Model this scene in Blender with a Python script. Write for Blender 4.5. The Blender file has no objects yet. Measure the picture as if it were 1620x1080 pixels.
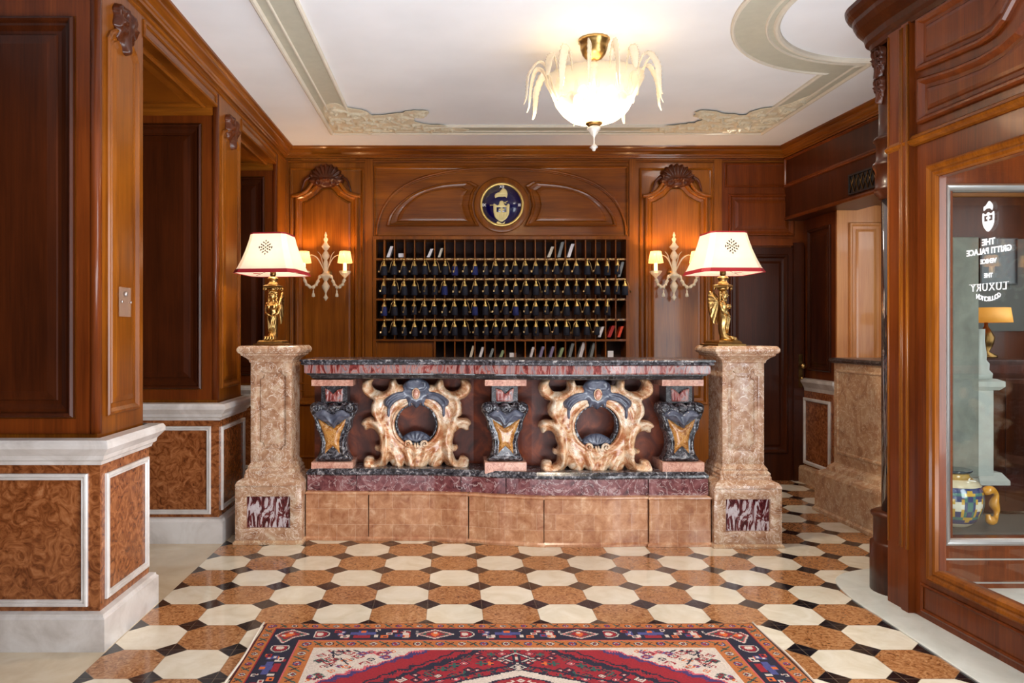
import bpy, bmesh, math, random
from math import sin, cos, pi, sqrt, atan2
from mathutils import Vector, Matrix
from mathutils.geometry import delaunay_2d_cdt
import numpy as np

random.seed(7)
scene = bpy.context.scene
COL = scene.collection

# ------------------------------------------------------------------ camera, world, lights
FPX = 1185.0; VX = 714.0; VY = 527.5; CH = 1.30
cd = bpy.data.cameras.new('camera'); cam = bpy.data.objects.new('camera', cd); COL.objects.link(cam)
cam.location = (0, 0, CH); cam.rotation_euler = (pi/2, 0, 0)
cd.sensor_width = 36; cd.lens = 36*FPX/1620
cd.shift_x = (810-VX)/1620; cd.shift_y = -(540-VY)/1620
cd.clip_start = 0.05
scene.camera = cam
scene.view_settings.view_transform = 'Standard'
scene.view_settings.look = 'None'
scene.view_settings.exposure = 0.0
scene.view_settings.gamma = 1.0
scene.view_settings.use_curve_mapping = False

world = bpy.data.worlds.new('world'); scene.world = world; world.use_nodes = True
world.node_tree.nodes['Background'].inputs[0].default_value = (0.75, 0.85, 1.0, 1)
world.node_tree.nodes['Background'].inputs[1].default_value = 0.35

def area(name, loc, target, sx, sy, power, color):
    l = bpy.data.lights.new(name, 'AREA'); l.shape = 'RECTANGLE'; l.size = sx; l.size_y = sy
    l.energy = power; l.color = color
    o = bpy.data.objects.new(name, l); COL.objects.link(o); o.location = loc
    o.rotation_euler = (Vector(target)-Vector(loc)).to_track_quat('-Z', 'Y').to_euler()
    return o
def point(name, loc, power, color, r=0.03):
    l = bpy.data.lights.new(name, 'POINT'); l.energy = power; l.color = color; l.shadow_soft_size = r
    o = bpy.data.objects.new(name, l); COL.objects.link(o); o.location = loc
    return o
WARM = (1.0, 0.62, 0.30); WARMW = (1.0, 0.80, 0.58)
area('daylight_behind', (0.9, -2.6, 1.9), (0.9, 5, 1.6), 4.0, 2.0, 8, (0.95, 0.97, 1.0))
area('added_ceiling_fill', (0.6, 1.5, 0.25), (0.6, 2.3, 2.95), 2.6, 0.9, 128, (0.88, 0.94, 1.0))  # unseen fill added low, out of view, to brighten the ceiling
area('daylight_entrance', (3.1, 0.9, 1.55), (-1.4, 3.6, 1.3), 1.7, 2.2, 215, (0.90, 0.95, 1.0))
area('daylight_concierge', (4.25, 5.0, 1.8), (3.3, 6.1, 1.6), 0.8, 1.4, 22, (0.85, 0.93, 1.0))
area('added_vestibule_fill', (3.0, 2.7, 2.28), (3.0, 3.2, 0.0), 0.6, 0.6, 7, (0.97, 0.95, 0.92))  # no fixture here: light added so the vestibule interior shows
area('street_daylight', (4.5, 2.9, 1.4), (2.6, 3.8, 1.2), 1.2, 1.8, 8, (0.9, 0.95, 1.0))
area('added_display_fill', (4.2, 4.3, 2.3), (3.4, 4.9, 0.8), 0.4, 0.4, 5, (0.95, 0.95, 0.92))  # added light without a fixture, brightens the space behind the glass
area('passage_lamp', (2.1, 5.9, 2.9), (2.4, 6.3, 0.0), 0.3, 0.3, 6, (0.95, 0.9, 0.85))

# ------------------------------------------------------------------ materials
def lin(c):
    return tuple(((v/255)/12.92 if v/255 <= 0.04045 else ((v/255+0.055)/1.055)**2.4) for v in c)
def mat_new(name):
    m = bpy.data.materials.new(name); m.use_nodes = True
    nt = m.node_tree; b = nt.nodes['Principled BSDF']
    return m, nt, b
def pos(nt, scale=(1,1,1), rot=(0,0,0)):
    g = nt.nodes.new('ShaderNodeTexCoord'); mp = nt.nodes.new('ShaderNodeMapping')
    mp.inputs['Scale'].default_value = scale; mp.inputs['Rotation'].default_value = rot
    nt.links.new(g.outputs['Object'], mp.inputs['Vector']); return mp.outputs[0]
def noise(nt, vec, scale, detail=4, rough=0.55, dist=0.0):
    n = nt.nodes.new('ShaderNodeTexNoise'); n.inputs['Scale'].default_value = scale
    n.inputs['Detail'].default_value = detail; n.inputs['Roughness'].default_value = rough
    n.inputs['Distortion'].default_value = dist
    nt.links.new(vec, n.inputs['Vector']); return n.outputs['Fac']
def ramp(nt, fac, stops, interp='LINEAR'):
    r = nt.nodes.new('ShaderNodeValToRGB'); r.color_ramp.interpolation = interp
    while len(r.color_ramp.elements) < len(stops): r.color_ramp.elements.new(0.5)
    for e, (p, c) in zip(r.color_ramp.elements, stops):
        e.position = p; e.color = (*c, 1)
    nt.links.new(fac, r.inputs[0]); return r.outputs[0]
def mix(nt, fac, a, b, mode='MIX'):
    m = nt.nodes.new('ShaderNodeMix'); m.data_type = 'RGBA'; m.blend_type = mode
    for s, v in ((0, fac), (6, a), (7, b)):
        if hasattr(v, 'is_output') or isinstance(v, bpy.types.NodeSocket): nt.links.new(v, m.inputs[s])
        else: m.inputs[s].default_value = v if s == 0 else (*v, 1)
    return m.outputs[2]
def bump(nt, b, fac, strength, dist=0.01):
    bm = nt.nodes.new('ShaderNodeBump'); bm.inputs['Strength'].default_value = strength
    bm.inputs['Distance'].default_value = dist
    nt.links.new(fac, bm.inputs['Height']); nt.links.new(bm.outputs[0], b.inputs['Normal'])
def simple(name, col, rough=0.5, metal=0.0, coat=0.0, var=0.0, vs=20):
    m, nt, b = mat_new(name); c = lin(col)
    v = pos(nt)
    f = noise(nt, v, vs, 3)
    k = max(var, 0.04)
    nt.links.new(ramp(nt, f, [(0.3, tuple(x*(1-k) for x in c)), (0.7, tuple(min(1, x*(1+k)) for x in c))]), b.inputs['Base Color'])
    b.inputs['Roughness'].default_value = rough; b.inputs['Metallic'].default_value = metal
    b.inputs['Coat Weight'].default_value = coat
    return m
def wood(name, dark, mid, light, rough=0.30, coat=0.14, horiz=False):
    m, nt, b = mat_new(name)
    sc = (9, 9, 0.55) if not horiz else (0.55, 0.55, 9)
    v = pos(nt, sc)
    f1 = noise(nt, v, 1.6, 6, 0.6, 0.35)
    v2 = pos(nt, (60, 60, 2.0) if not horiz else (2, 2, 60))
    f2 = noise(nt, v2, 2.0, 3)
    f3 = noise(nt, pos(nt), 1.3, 2)
    c = ramp(nt, f1, [(0.25, lin(dark)), (0.5, lin(mid)), (0.78, lin(light))])
    c = mix(nt, 0.35, c, ramp(nt, f2, [(0.3, lin(dark)), (0.7, lin(light))]))
    c = mix(nt, 0.30, c, ramp(nt, f3, [(0.35, lin(dark)), (0.65, lin(light))]))
    nt.links.new(c, b.inputs['Base Color'])
    b.inputs['Roughness'].default_value = rough; b.inputs['Coat Weight'].default_value = coat
    b.inputs['Coat Roughness'].default_value = 0.07; b.inputs['Specular IOR Level'].default_value = 0.2
    bump(nt, b, f2, 0.05, 0.002)
    return m
def marble(name, stops, scale=8, detail=7, dist=1.2, rough=0.2, vein=None, vscale=5, vwidth=0.03, aniso=(1,1,1), coat=0.15, bmp=0.0):
    m, nt, b = mat_new(name)
    v = pos(nt, aniso)
    f = noise(nt, v, scale, detail, 0.62, dist)
    c = ramp(nt, f, [(p, lin(q)) for p, q in stops])
    if vein:
        f2 = noise(nt, v, vscale, 5, 0.6, 1.8)
        mk = ramp(nt, f2, [(0.5-vwidth, (0,0,0)), (0.5, (1,1,1)), (0.5+vwidth, (0,0,0))])
        c = mix(nt, mk, c, lin(vein))
    nt.links.new(c, b.inputs['Base Color'])
    b.inputs['Roughness'].default_value = rough; b.inputs['Coat Weight'].default_value = coat
    if bmp: bump(nt, b, f, bmp, 0.01)
    return m
def emissive(name, col, strength, base=(240,230,210), transp=0.0, transl=0.3):
    m, nt, b = mat_new(name)
    f = noise(nt, pos(nt), 30, 2)
    nt.links.new(ramp(nt, f, [(0.3, tuple(x*0.93 for x in lin(base))), (0.7, lin(base))]), b.inputs['Base Color'])
    b.inputs['Roughness'].default_value = 0.6
    b.inputs['Emission Color'].default_value = (*lin(col), 1); b.inputs['Emission Strength'].default_value = strength
    out = nt.nodes['Material Output']
    tl = nt.nodes.new('ShaderNodeBsdfTranslucent'); tl.inputs[0].default_value = (*lin(base), 1)
    m1 = nt.nodes.new('ShaderNodeMixShader'); m1.inputs[0].default_value = transl
    nt.links.new(b.outputs[0], m1.inputs[1]); nt.links.new(tl.outputs[0], m1.inputs[2])
    tr = nt.nodes.new('ShaderNodeBsdfTransparent')
    m2 = nt.nodes.new('ShaderNodeMixShader'); m2.inputs[0].default_value = transp
    nt.links.new(m1.outputs[0], m2.inputs[1]); nt.links.new(tr.outputs[0], m2.inputs[2])
    nt.links.new(m2.outputs[0], out.inputs[0])
    return m
def glassy(name, col, transp=0.6, rough=0.08):
    m, nt, b = mat_new(name)
    f = noise(nt, pos(nt), 40, 2)
    nt.links.new(ramp(nt, f, [(0.3, tuple(x*0.9 for x in lin(col))), (0.7, lin(col))]), b.inputs['Base Color'])
    b.inputs['Roughness'].default_value = rough; b.inputs['Coat Weight'].default_value = 0.5
    tr = nt.nodes.new('ShaderNodeBsdfTransparent')
    m2 = nt.nodes.new('ShaderNodeMixShader'); m2.inputs[0].default_value = transp
    nt.links.new(b.outputs[0], m2.inputs[1]); nt.links.new(tr.outputs[0], m2.inputs[2])
    nt.links.new(m2.outputs[0], nt.nodes['Material Output'].inputs[0])
    return m
def pane_mat(name):
    m, nt, b = mat_new(name)
    gl = nt.nodes.new('ShaderNodeBsdfGlossy'); gl.inputs['Roughness'].default_value = 0.01
    f = noise(nt, pos(nt), 3, 1)
    nt.links.new(ramp(nt, f, [(0.3, (0.9,0.93,0.93)), (0.7, (1,1,1))]), gl.inputs[0])
    tr = nt.nodes.new('ShaderNodeBsdfTransparent'); tr.inputs[0].default_value = (0.93, 0.95, 0.94, 1)
    ge = nt.nodes.new('ShaderNodeNewGeometry'); dt = nt.nodes.new('ShaderNodeVectorMath'); dt.operation = 'DOT_PRODUCT'
    nt.links.new(ge.outputs['Normal'], dt.inputs[0]); nt.links.new(ge.outputs['Incoming'], dt.inputs[1])
    prev = dt.outputs['Value']
    for op, val in (('ABSOLUTE', None), ('SUBTRACT', 1.0), ('ABSOLUTE', None), ('POWER', 5.0), ('MULTIPLY_ADD', 0.96)):
        q = nt.nodes.new('ShaderNodeMath'); q.operation = op; nt.links.new(prev, q.inputs[0])
        if val is not None: q.inputs[1].default_value = val
        if op == 'MULTIPLY_ADD': q.inputs[2].default_value = 0.035
        prev = q.outputs[0]
    m2 = nt.nodes.new('ShaderNodeMixShader'); nt.links.new(prev, m2.inputs[0])
    nt.links.new(tr.outputs[0], m2.inputs[1]); nt.links.new(gl.outputs[0], m2.inputs[2])
    nt.links.new(m2.outputs[0], nt.nodes['Material Output'].inputs[0])
    return m

M = {}
M['wood'] = wood('mahogany_panelling', (62,24,3), (120,60,9), (166,96,22))
M['wood_h'] = wood('mahogany_horizontal', (60,23,3), (116,57,9), (162,92,22), horiz=True)
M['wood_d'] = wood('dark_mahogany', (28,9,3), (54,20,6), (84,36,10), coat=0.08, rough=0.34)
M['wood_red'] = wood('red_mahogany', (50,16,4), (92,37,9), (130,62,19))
M['wood_l'] = wood('honey_wood', (150,85,40), (185,118,64), (205,145,88))
M['carved'] = wood('carved_walnut', (40,16,8), (76,34,16), (110,56,28), rough=0.3)
M['plaster'] = simple('ceiling_plaster', (236,236,238), 0.75, var=0.02, vs=2)
M['band'] = simple('ceiling_band_paint', (186,182,164), 0.7, var=0.02)
M['bandmould'] = simple('ceiling_moulding_paint', (214,205,188), 0.7)
M['stucco'] = simple('stucco_relief', (214,203,178), 0.75, var=0.1, vs=60)
M['cream_floor'] = marble('botticino_border', [(0.3,(186,166,136)),(0.6,(208,190,162)),(0.8,(216,202,178))], 3, 6, 0.8, 0.16)
M['white_marble'] = marble('pale_grey_marble', [(0.3,(178,168,160)),(0.55,(206,198,192)),(0.8,(222,218,214))], 5, 6, 0.8, 0.28)
M['white_curb'] = marble('white_stone_kerb', [(0.3,(196,198,188)),(0.6,(214,216,208)),(0.8,(224,226,220))], 6, 6, 0.8, 0.3)
M['verona'] = marble('brown_verona_marble', [(0.32,(84,40,18)),(0.46,(124,68,34)),(0.6,(154,94,54)),(0.8,(178,122,82))], 16, 6, 2.2, 0.22)
M['pink'] = marble('pink_breccia', [(0.28,(124,78,54)),(0.42,(168,124,94)),(0.55,(188,150,120)),(0.72,(216,196,170))], 15, 9, 0.6, 0.25, vein=(232,214,196), vscale=14, vwidth=0.025, bmp=0.1)
M['pinktile'] = None
M['parapet'] = marble('brown_pink_breccia', [(0.25,(140,94,62)),(0.45,(178,134,98)),(0.6,(196,160,124)),(0.8,(212,190,156))], 8, 8, 1.8, 0.28, vein=(222,206,180), vscale=10, vwidth=0.02, bmp=0.1)
M['pinkblock'] = marble('salmon_marble', [(0.3,(170,108,90)),(0.5,(214,160,138)),(0.7,(226,186,164))], 14, 6, 1.6, 0.25, vein=(150,80,60), vscale=16, vwidth=0.02)
M['black'] = marble('black_white_breccia', [(0.40,(26,24,28)),(0.50,(54,52,58)),(0.58,(104,102,108)),(0.70,(190,186,182))], 34, 8, 1.2, 0.22)
M['blackdark'] = marble('black_marble', [(0.4,(20,18,22)),(0.7,(54,52,58))], 14, 6, 1.0, 0.3, vein=(150,148,150), vscale=12, vwidth=0.012)
M['redwhite'] = marble('red_white_jasper', [(0.34,(84,30,28)),(0.43,(140,58,52)),(0.49,(176,128,118)),(0.56,(132,124,128)),(0.63,(150,76,68)),(0.74,(196,160,150))], 6, 6, 1.8, 0.2, aniso=(3.0,1,0.9))
M['purple'] = marble('purple_jasper', [(0.32,(64,26,32)),(0.48,(112,58,60)),(0.6,(138,86,86)),(0.75,(178,146,142))], 9, 8, 2.5, 0.2, vein=(190,166,162), vscale=8, vwidth=0.02)
M['inlay'] = marble('burgundy_white_inlay', [(0.4,(64,18,22)),(0.5,(110,44,46)),(0.54,(196,180,182)),(0.75,(214,206,208))], 9, 4, 2.0, 0.2, aniso=(2.2,1,0.8))
M['gold_m'] = marble('amber_marble', [(0.3,(120,66,24)),(0.5,(176,114,44)),(0.7,(200,150,82))], 20, 7, 1.8, 0.2, vein=(216,180,130), vscale=20, vwidth=0.025)
M['cream_m'] = marble('cream_breccia', [(0.30,(120,62,34)),(0.40,(176,112,70)),(0.49,(212,170,130)),(0.62,(228,208,182)),(0.78,(236,224,206))], 7, 8, 2.2, 0.22, vein=(170,96,66), vscale=11, vwidth=0.02)
M['blue_m'] = marble('blue_grey_marble', [(0.3,(50,52,64)),(0.5,(78,82,98)),(0.75,(124,128,142))], 8, 6, 1.4, 0.2)
M['deskback'] = marble('oxblood_marble', [(0.3,(50,13,3)),(0.5,(96,34,8)),(0.7,(156,70,24))], 5, 7, 1.4, 0.5, coat=0.0)
M['whitepure'] = simple('white_stone', (196,196,190), 0.4)
M['brass'] = simple('polished_brass', (196,160,100), 0.28, 1.0, var=0.15, vs=80)
M['brassdark'] = simple('aged_bronze', (110,80,44), 0.35, 1.0, var=0.2)
M['gold'] = simple('gilt_metal', (226,196,120), 0.3, 0.8)
M['goldpaint'] = simple('gold_enamel', (232,214,150), 0.4, 0.2)
M['plate'] = marble('engraved_brass_plate', [(0.40,(92,58,22)),(0.5,(178,136,76)),(0.7,(224,190,130))], 60, 4, 0.5, 0.35)
M['navy'] = simple('navy_enamel', (14,10,74), 0.2, 0.0, 0.5)
M['tassel'] = simple('navy_tassel_thread', (9,12,32), 0.8, var=0.3, vs=120)
M['tassel_b'] = simple('blue_tassel_thread', (16,28,88), 0.8, var=0.3, vs=120)
M['key'] = simple('key_bronze', (170,140,96), 0.35, 0.9)
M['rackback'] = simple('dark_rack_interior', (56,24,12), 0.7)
M['paper'] = simple('white_paper', (226,222,226), 0.7)
M['paper2'] = simple('cream_paper', (206,196,180), 0.7)
M['paper3'] = simple('grey_paper', (128,132,134), 0.6)
M['lav'] = simple('lavender_paper', (134,124,158), 0.7)
M['green'] = simple('green_paper', (150,168,130), 0.7)
M['red'] = simple('red_card', (170,24,14), 0.5)
M['orange'] = simple('orange_card', (226,66,16), 0.5)
M['redtrim'] = simple('crimson_ribbon', (150,16,30), 0.7)
M['blackink'] = simple('black_embroidery', (34,24,20), 0.8)
M['dark'] = simple('black_iron', (14,12,12), 0.4)
M['chrome'] = simple('chrome', (200,200,205), 0.12, 1.0)
M['silver'] = simple('brushed_steel', (196,192,190), 0.28, 0.9)
M['column'] = simple('dark_mirror_glass', (120,116,120), 0.06, 0.9)
M['pane'] = pane_mat('window_glass')
M['perspex'] = glassy('clear_perspex', (190,160,140), 0.72, 0.05)
M['whitetext'] = simple('white_vinyl', (240,240,240), 0.6)
M['shade'] = emissive('lampshade_fabric', (255,238,216), 0.30, (236,222,204), 0.10, 0.40)
M['shade_s'] = emissive('pleated_silk', (255,206,128), 0.6, (236,206,150), 0.15, 0.18)
M['candle'] = emissive('candle_glass', (255,220,160), 3.0, (250,230,190), 0.0, 0.3)
M['bowl'] = emissive('opal_glass_bowl', (255,236,200), 0.36, (190,178,154), 0.62, 0.09)
M['murano'] = glassy('gold_flecked_glass', (255,238,206), 0.46, 0.10)
M['crystal'] = glassy('clear_crystal', (236,230,222), 0.35, 0.05)
M['stone'] = marble('grey_column_stone', [(0.3,(112,112,104)),(0.6,(140,140,130)),(0.8,(156,156,146))], 6, 5, 0.6, 0.6)
M['greywall'] = simple('grey_painted_wall', (62,60,56), 0.8)
M['screen'] = simple('dark_screen', (8,10,12), 0.1)
M['amberglow'] = emissive('amber_lampshade', (230,150,50), 0.6, (200,140,60), 0.0, 0.2)
M['ceramic'] = marble('glazed_ceramic', [(0.3,(206,190,160)),(0.7,(226,214,188))], 6, 4, 0.5, 0.12)
M['yellowglaze'] = simple('ochre_glaze', (208,140,40), 0.15, 0.0, 0.5, var=0.15)

# pink tile-faced plinth
m, nt, b = mat_new('pink_marble_blocks')
v = pos(nt)
f = noise(nt, v, 16, 9, 0.68, 0.5)
c1 = ramp(nt, f, [(0.28, lin((122,68,42))), (0.44, lin((168,114,78))), (0.56, lin((190,140,102))), (0.70, lin((222,186,152)))])
sw = nt.nodes.new('ShaderNodeMapping'); sw.inputs['Rotation'].default_value = (pi/2, 0, 0)
nt.links.new(v, sw.inputs['Vector'])
br = nt.nodes.new('ShaderNodeTexBrick'); br.inputs['Scale'].default_value = 3.6
br.inputs['Brick Width'].default_value = 0.42; br.inputs['Row Height'].default_value = 0.36
br.inputs['Mortar Size'].default_value = 0.006; br.inputs['Bias'].default_value = 0.0
br.inputs['Color1'].default_value = (*lin((206,146,106)), 1); br.inputs['Color2'].default_value = (*lin((150,92,70)), 1)
br.inputs['Mortar'].default_value = (*lin((226,196,170)), 1); br.offset = 0.37
nt.links.new(sw.outputs[0], br.inputs['Vector'])
c = mix(nt, 0.26, c1, br.outputs[0])
nt.links.new(c, b.inputs['Base Color']); b.inputs['Roughness'].default_value = 0.22; b.inputs['Coat Weight'].default_value = 0.2
M['pinktile'] = m

# octagon and cabochon floor
S = 0.2595; FX0 = -4.4398*S; FY0 = 4.378
m, nt, b = mat_new('octagon_marble_floor')
tc = nt.nodes.new('ShaderNodeTexCoord'); sep = nt.nodes.new('ShaderNodeSeparateXYZ'); nt.links.new(tc.outputs['Object'], sep.inputs[0])
def mth(op, a, bb=None, c=None):
    n = nt.nodes.new('ShaderNodeMath'); n.operation = op
    for i, vv in enumerate((a, bb, c)):
        if vv is None: continue
        if isinstance(vv, bpy.types.NodeSocket): nt.links.new(vv, n.inputs[i])
        else: n.inputs[i].default_value = vv
    return n.outputs[0]
U = mth('DIVIDE', mth('SUBTRACT', sep.outputs[0], FX0), S)
V = mth('DIVIDE', mth('SUBTRACT', FY0, sep.outputs[1]), S)
fu = mth('ABSOLUTE', mth('SUBTRACT', U, mth('ROUND', U))); fv = mth('ABSOLUTE', mth('SUBTRACT', V, mth('ROUND', V)))
sm = mth('ADD', fu, fv)
isblack = mth('LESS_THAN', sm, 0.256)
grout = mth('MAXIMUM', mth('LESS_THAN', mth('MINIMUM', fu, fv), 0.006), mth('LESS_THAN', mth('ABSOLUTE', mth('SUBTRACT', sm, 0.256)), 0.008))
par = mth('MODULO', mth('ADD', mth('ADD', mth('FLOOR', U), mth('FLOOR', V)), 100.0), 2.0)
isbrown = mth('LESS_THAN', par, 0.5)
isborder = mth('LESS_THAN', sep.outputs[0], -1.4115)
v = tc.outputs['Object']
cell = nt.nodes.new('ShaderNodeCombineXYZ'); nt.links.new(mth('FLOOR', U), cell.inputs[0]); nt.links.new(mth('FLOOR', V), cell.inputs[1])
wn = nt.nodes.new('ShaderNodeTexWhiteNoise'); nt.links.new(cell.outputs[0], wn.inputs['Vector'])
brown = ramp(nt, noise(nt, v, 30, 5, 0.6, 2.4), [(0.34, lin((118,70,38))), (0.47, lin((162,108,64))), (0.62, lin((188,136,92))), (0.8, lin((206,162,120)))])
cream = ramp(nt, noise(nt, v, 7, 6, 0.6, 1.0), [(0.3, lin((216,202,176))), (0.6, lin((232,222,202))), (0.8, lin((238,230,214)))])
blk = ramp(nt, noise(nt, v, 14, 5, 0.6, 1.0), [(0.4, lin((12,12,16))), (0.7, lin((26,26,34)))])
bord = ramp(nt, noise(nt, v, 3, 6, 0.6, 0.8), [(0.3, lin((184,164,134))), (0.6, lin((204,186,158))), (0.8, lin((212,198,174)))])
c = mix(nt, isbrown, cream, brown)
c = mix(nt, 0.25, c, mix(nt, wn.outputs[0], c, tuple(x*0.65 for x in (1,1,1)), 'MULTIPLY'))
c = mix(nt, isblack, c, blk)
c = mix(nt, mth('MULTIPLY', grout, 0.6), c, lin((120,100,80)))
c = mix(nt, isborder, c, bord)
nt.links.new(c, b.inputs['Base Color']); b.inputs['Roughness'].default_value = 0.17; b.inputs['Coat Weight'].default_value = 0.3
b.inputs['Coat Roughness'].default_value = 0.08
M['floor'] = m

# attribute-coloured wool for the rug
m, nt, b = mat_new('knotted_wool')
at = nt.nodes.new('ShaderNodeAttribute'); at.attribute_name = 'wool'
f = noise(nt, pos(nt), 260, 2)
c = mix(nt, 0.25, at.outputs['Color'], ramp(nt, f, [(0.2, (0.2,0.2,0.2)), (0.8, (1,1,1))]), 'MULTIPLY')
nt.links.new(c, b.inputs['Base Color']); b.inputs['Roughness'].default_value = 0.95
bump(nt, b, f, 0.3, 0.003)
M['wool'] = m
m, nt, b = mat_new('painted_majolica')
at = nt.nodes.new('ShaderNodeAttribute'); at.attribute_name = 'glaze'
f = noise(nt, pos(nt), 60, 2)
c = mix(nt, 0.15, at.outputs['Color'], ramp(nt, f, [(0.2, (0.4,0.4,0.4)), (0.8, (1,1,1))]), 'MULTIPLY')
nt.links.new(c, b.inputs['Base Color']); b.inputs['Roughness'].default_value = 0.12; b.inputs['Coat Weight'].default_value = 0.5
M['majolica'] = m

# ------------------------------------------------------------------ builders
ORG = {}
def empty(name, loc=(0,0,0), label=None, cat=None, group=None, kind=None, rz=0):
    o = bpy.data.objects.new(name, None); COL.objects.link(o); o.empty_display_size = 0.1
    o.location = loc; o.rotation_euler[2] = rz; ORG[o.name] = Vector(loc)
    tag(o, label, cat, group, kind); return o
def tag(o, label=None, cat=None, group=None, kind=None):
    if label: o['label'] = label
    if cat: o['category'] = cat
    if group: o['group'] = group
    if kind: o['kind'] = kind
    return o
class MB:
    def __init__(s): s.v = []; s.f = []; s.sm = []
    def add(s, vs, fs, smooth=False):
        o = len(s.v); s.v += [tuple(p) for p in vs]
        for f in fs: s.f.append([i+o for i in f]); s.sm.append(smooth)
        return s
    def box(s, x0, x1, y0, y1, z0, z1, bev=0.0):
        if bev:
            bm = bmesh.new(); bmesh.ops.create_cube(bm, size=1)
            for q in bm.verts: q.co = Vector(((x0+x1)/2+q.co.x*(x1-x0), (y0+y1)/2+q.co.y*(y1-y0), (z0+z1)/2+q.co.z*(z1-z0)))
            bmesh.ops.bevel(bm, geom=bm.edges[:], offset=bev, segments=2, affect='EDGES', profile=0.5)
            bm.verts.index_update()
            s.add([q.co[:] for q in bm.verts], [[q.index for q in f.verts] for f in bm.faces]); bm.free(); return s
        vs = [(x,y,z) for z in (z0,z1) for y in (y0,y1) for x in (x0,x1)]
        return s.add(vs, [(0,2,3,1),(4,5,7,6),(0,1,5,4),(1,3,7,5),(3,2,6,7),(2,0,4,6)])
    def tbox(s, T, u0, u1, v0, v1, n0, n1):
        vs = [T(u,v,n) for n in (n0,n1) for v in (v0,v1) for u in (u0,u1)]
        return s.add(vs, [(0,2,3,1),(4,5,7,6),(0,1,5,4),(1,3,7,5),(3,2,6,7),(2,0,4,6)])
    def lathe(s, prof, c=(0,0,0), n=24, axis='z', a0=0, a1=2*pi, ripple=None, sx=1, sy=1):
        full = abs(a1-a0-2*pi) < 1e-6
        k = n if full else n+1; vs = []
        for (r, z) in prof:
            for i in range(k):
                a = a0+(a1-a0)*i/n; rr = r*(1+(ripple(a, z) if ripple else 0))
                p = (rr*cos(a)*sx, rr*sin(a)*sy, z)
                if axis == 'y': p = (p[0], z, p[1])
                if axis == 'x': p = (z, p[0], p[1])
                vs.append((c[0]+p[0], c[1]+p[1], c[2]+p[2]))
        fs = []
        for j in range(len(prof)-1):
            for i in range(n if full else n):
                i2 = (i+1) % k if full else i+1
                fs.append((j*k+i, j*k+i2, (j+1)*k+i2, (j+1)*k+i))
        if full and prof[0][0] > 1e-6: fs.append(tuple(range(k)))
        if full and prof[-1][0] > 1e-6: fs.append(tuple((len(prof)-1)*k+i for i in range(k)))
        return s.add(vs, fs, True)
    def tube(s, pts, rad, n=8, cap=True, flat=1.0, smooth=True):
        pts = [Vector(p) for p in pts]; m = len(pts)
        R = rad if hasattr(rad, '__len__') else [rad]*m
        up = Vector((0,0,1)); vs = []; prev = None
        for i, p in enumerate(pts):
            t = (pts[min(i+1,m-1)]-pts[max(i-1,0)])
            t = t.normalized() if t.length > 1e-9 else Vector((0,0,1))
            if prev is None:
                a = up if abs(t.z) < 0.9 else Vector((1,0,0)); x = t.cross(a).normalized()
            else:
                x = (prev-t*prev.dot(t)); x = x.normalized() if x.length > 1e-6 else t.orthogonal().normalized()
            prev = x; y = t.cross(x)
            for k in range(n):
                a = 2*pi*k/n; vs.append(p+x*cos(a)*R[i]+y*sin(a)*R[i]*flat)
        fs = [(j*n+k, j*n+(k+1)%n, (j+1)*n+(k+1)%n, (j+1)*n+k) for j in range(m-1) for k in range(n)]
        if cap: fs += [tuple(range(n))[::-1], tuple((m-1)*n+k for k in range(n))]
        return s.add(vs, fs, smooth)
    def ball(s, c, r, n=10, sc=(1,1,1)):
        prof = [(max(1e-4, sin(pi*i/8)), -cos(pi*i/8)) for i in range(9)]
        vs = []; k = n
        for (a, z) in prof:
            for i in range(k):
                t = 2*pi*i/k; vs.append((c[0]+a*cos(t)*r*sc[0], c[1]+a*sin(t)*r*sc[1], c[2]+z*r*sc[2]))
        return s.add(vs, [(j*k+i, j*k+(i+1)%k, (j+1)*k+(i+1)%k, (j+1)*k+i) for j in range(8) for i in range(k)], True)
    def loft(s, rings, cap=True, smooth=True):
        n = len(rings[0]); vs = [p for r in rings for p in r]
        fs = [(j*n+k, j*n+(k+1)%n, (j+1)*n+(k+1)%n, (j+1)*n+k) for j in range(len(rings)-1) for k in range(n)]
        if cap: fs += [tuple(range(n))[::-1], tuple((len(rings)-1)*n+k for k in range(n))]
        return s.add(vs, fs, smooth)
    def sweep(s, path, prof, closed=False, cap=True, smooth=False):
        """path: xy points; prof: (d, z), d measured to the right of travel"""
        n = len(path); P = [Vector(p) for p in path]; mit = []
        for i in range(n):
            a = P[i-1] if (closed or i > 0) else None; c = P[(i+1) % n] if (closed or i < n-1) else None
            ds = []
            if a is not None: ds.append((P[i]-a).normalized())
            if c is not None: ds.append((c-P[i]).normalized())
            ns = [Vector((d.y, -d.x)) for d in ds]
            if len(ns) == 2:
                q = (ns[0]+ns[1]); q.normalize(); q = q/max(0.3, q.dot(ns[0])); mit.append(q)
            else: mit.append(ns[0])
        k = len(prof); vs = []
        for i in range(n):
            for (d, z) in prof: vs.append((P[i].x+mit[i].x*d, P[i].y+mit[i].y*d, z))
        fs = []
        for i in range(n if closed else n-1):
            j = (i+1) % n
            for a in range(k-1): fs.append((i*k+a, i*k+a+1, j*k+a+1, j*k+a))
        if not closed and cap: fs += [tuple(range(k)), tuple((n-1)*k+a for a in range(k))]
        return s.add(vs, fs, smooth)
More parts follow.
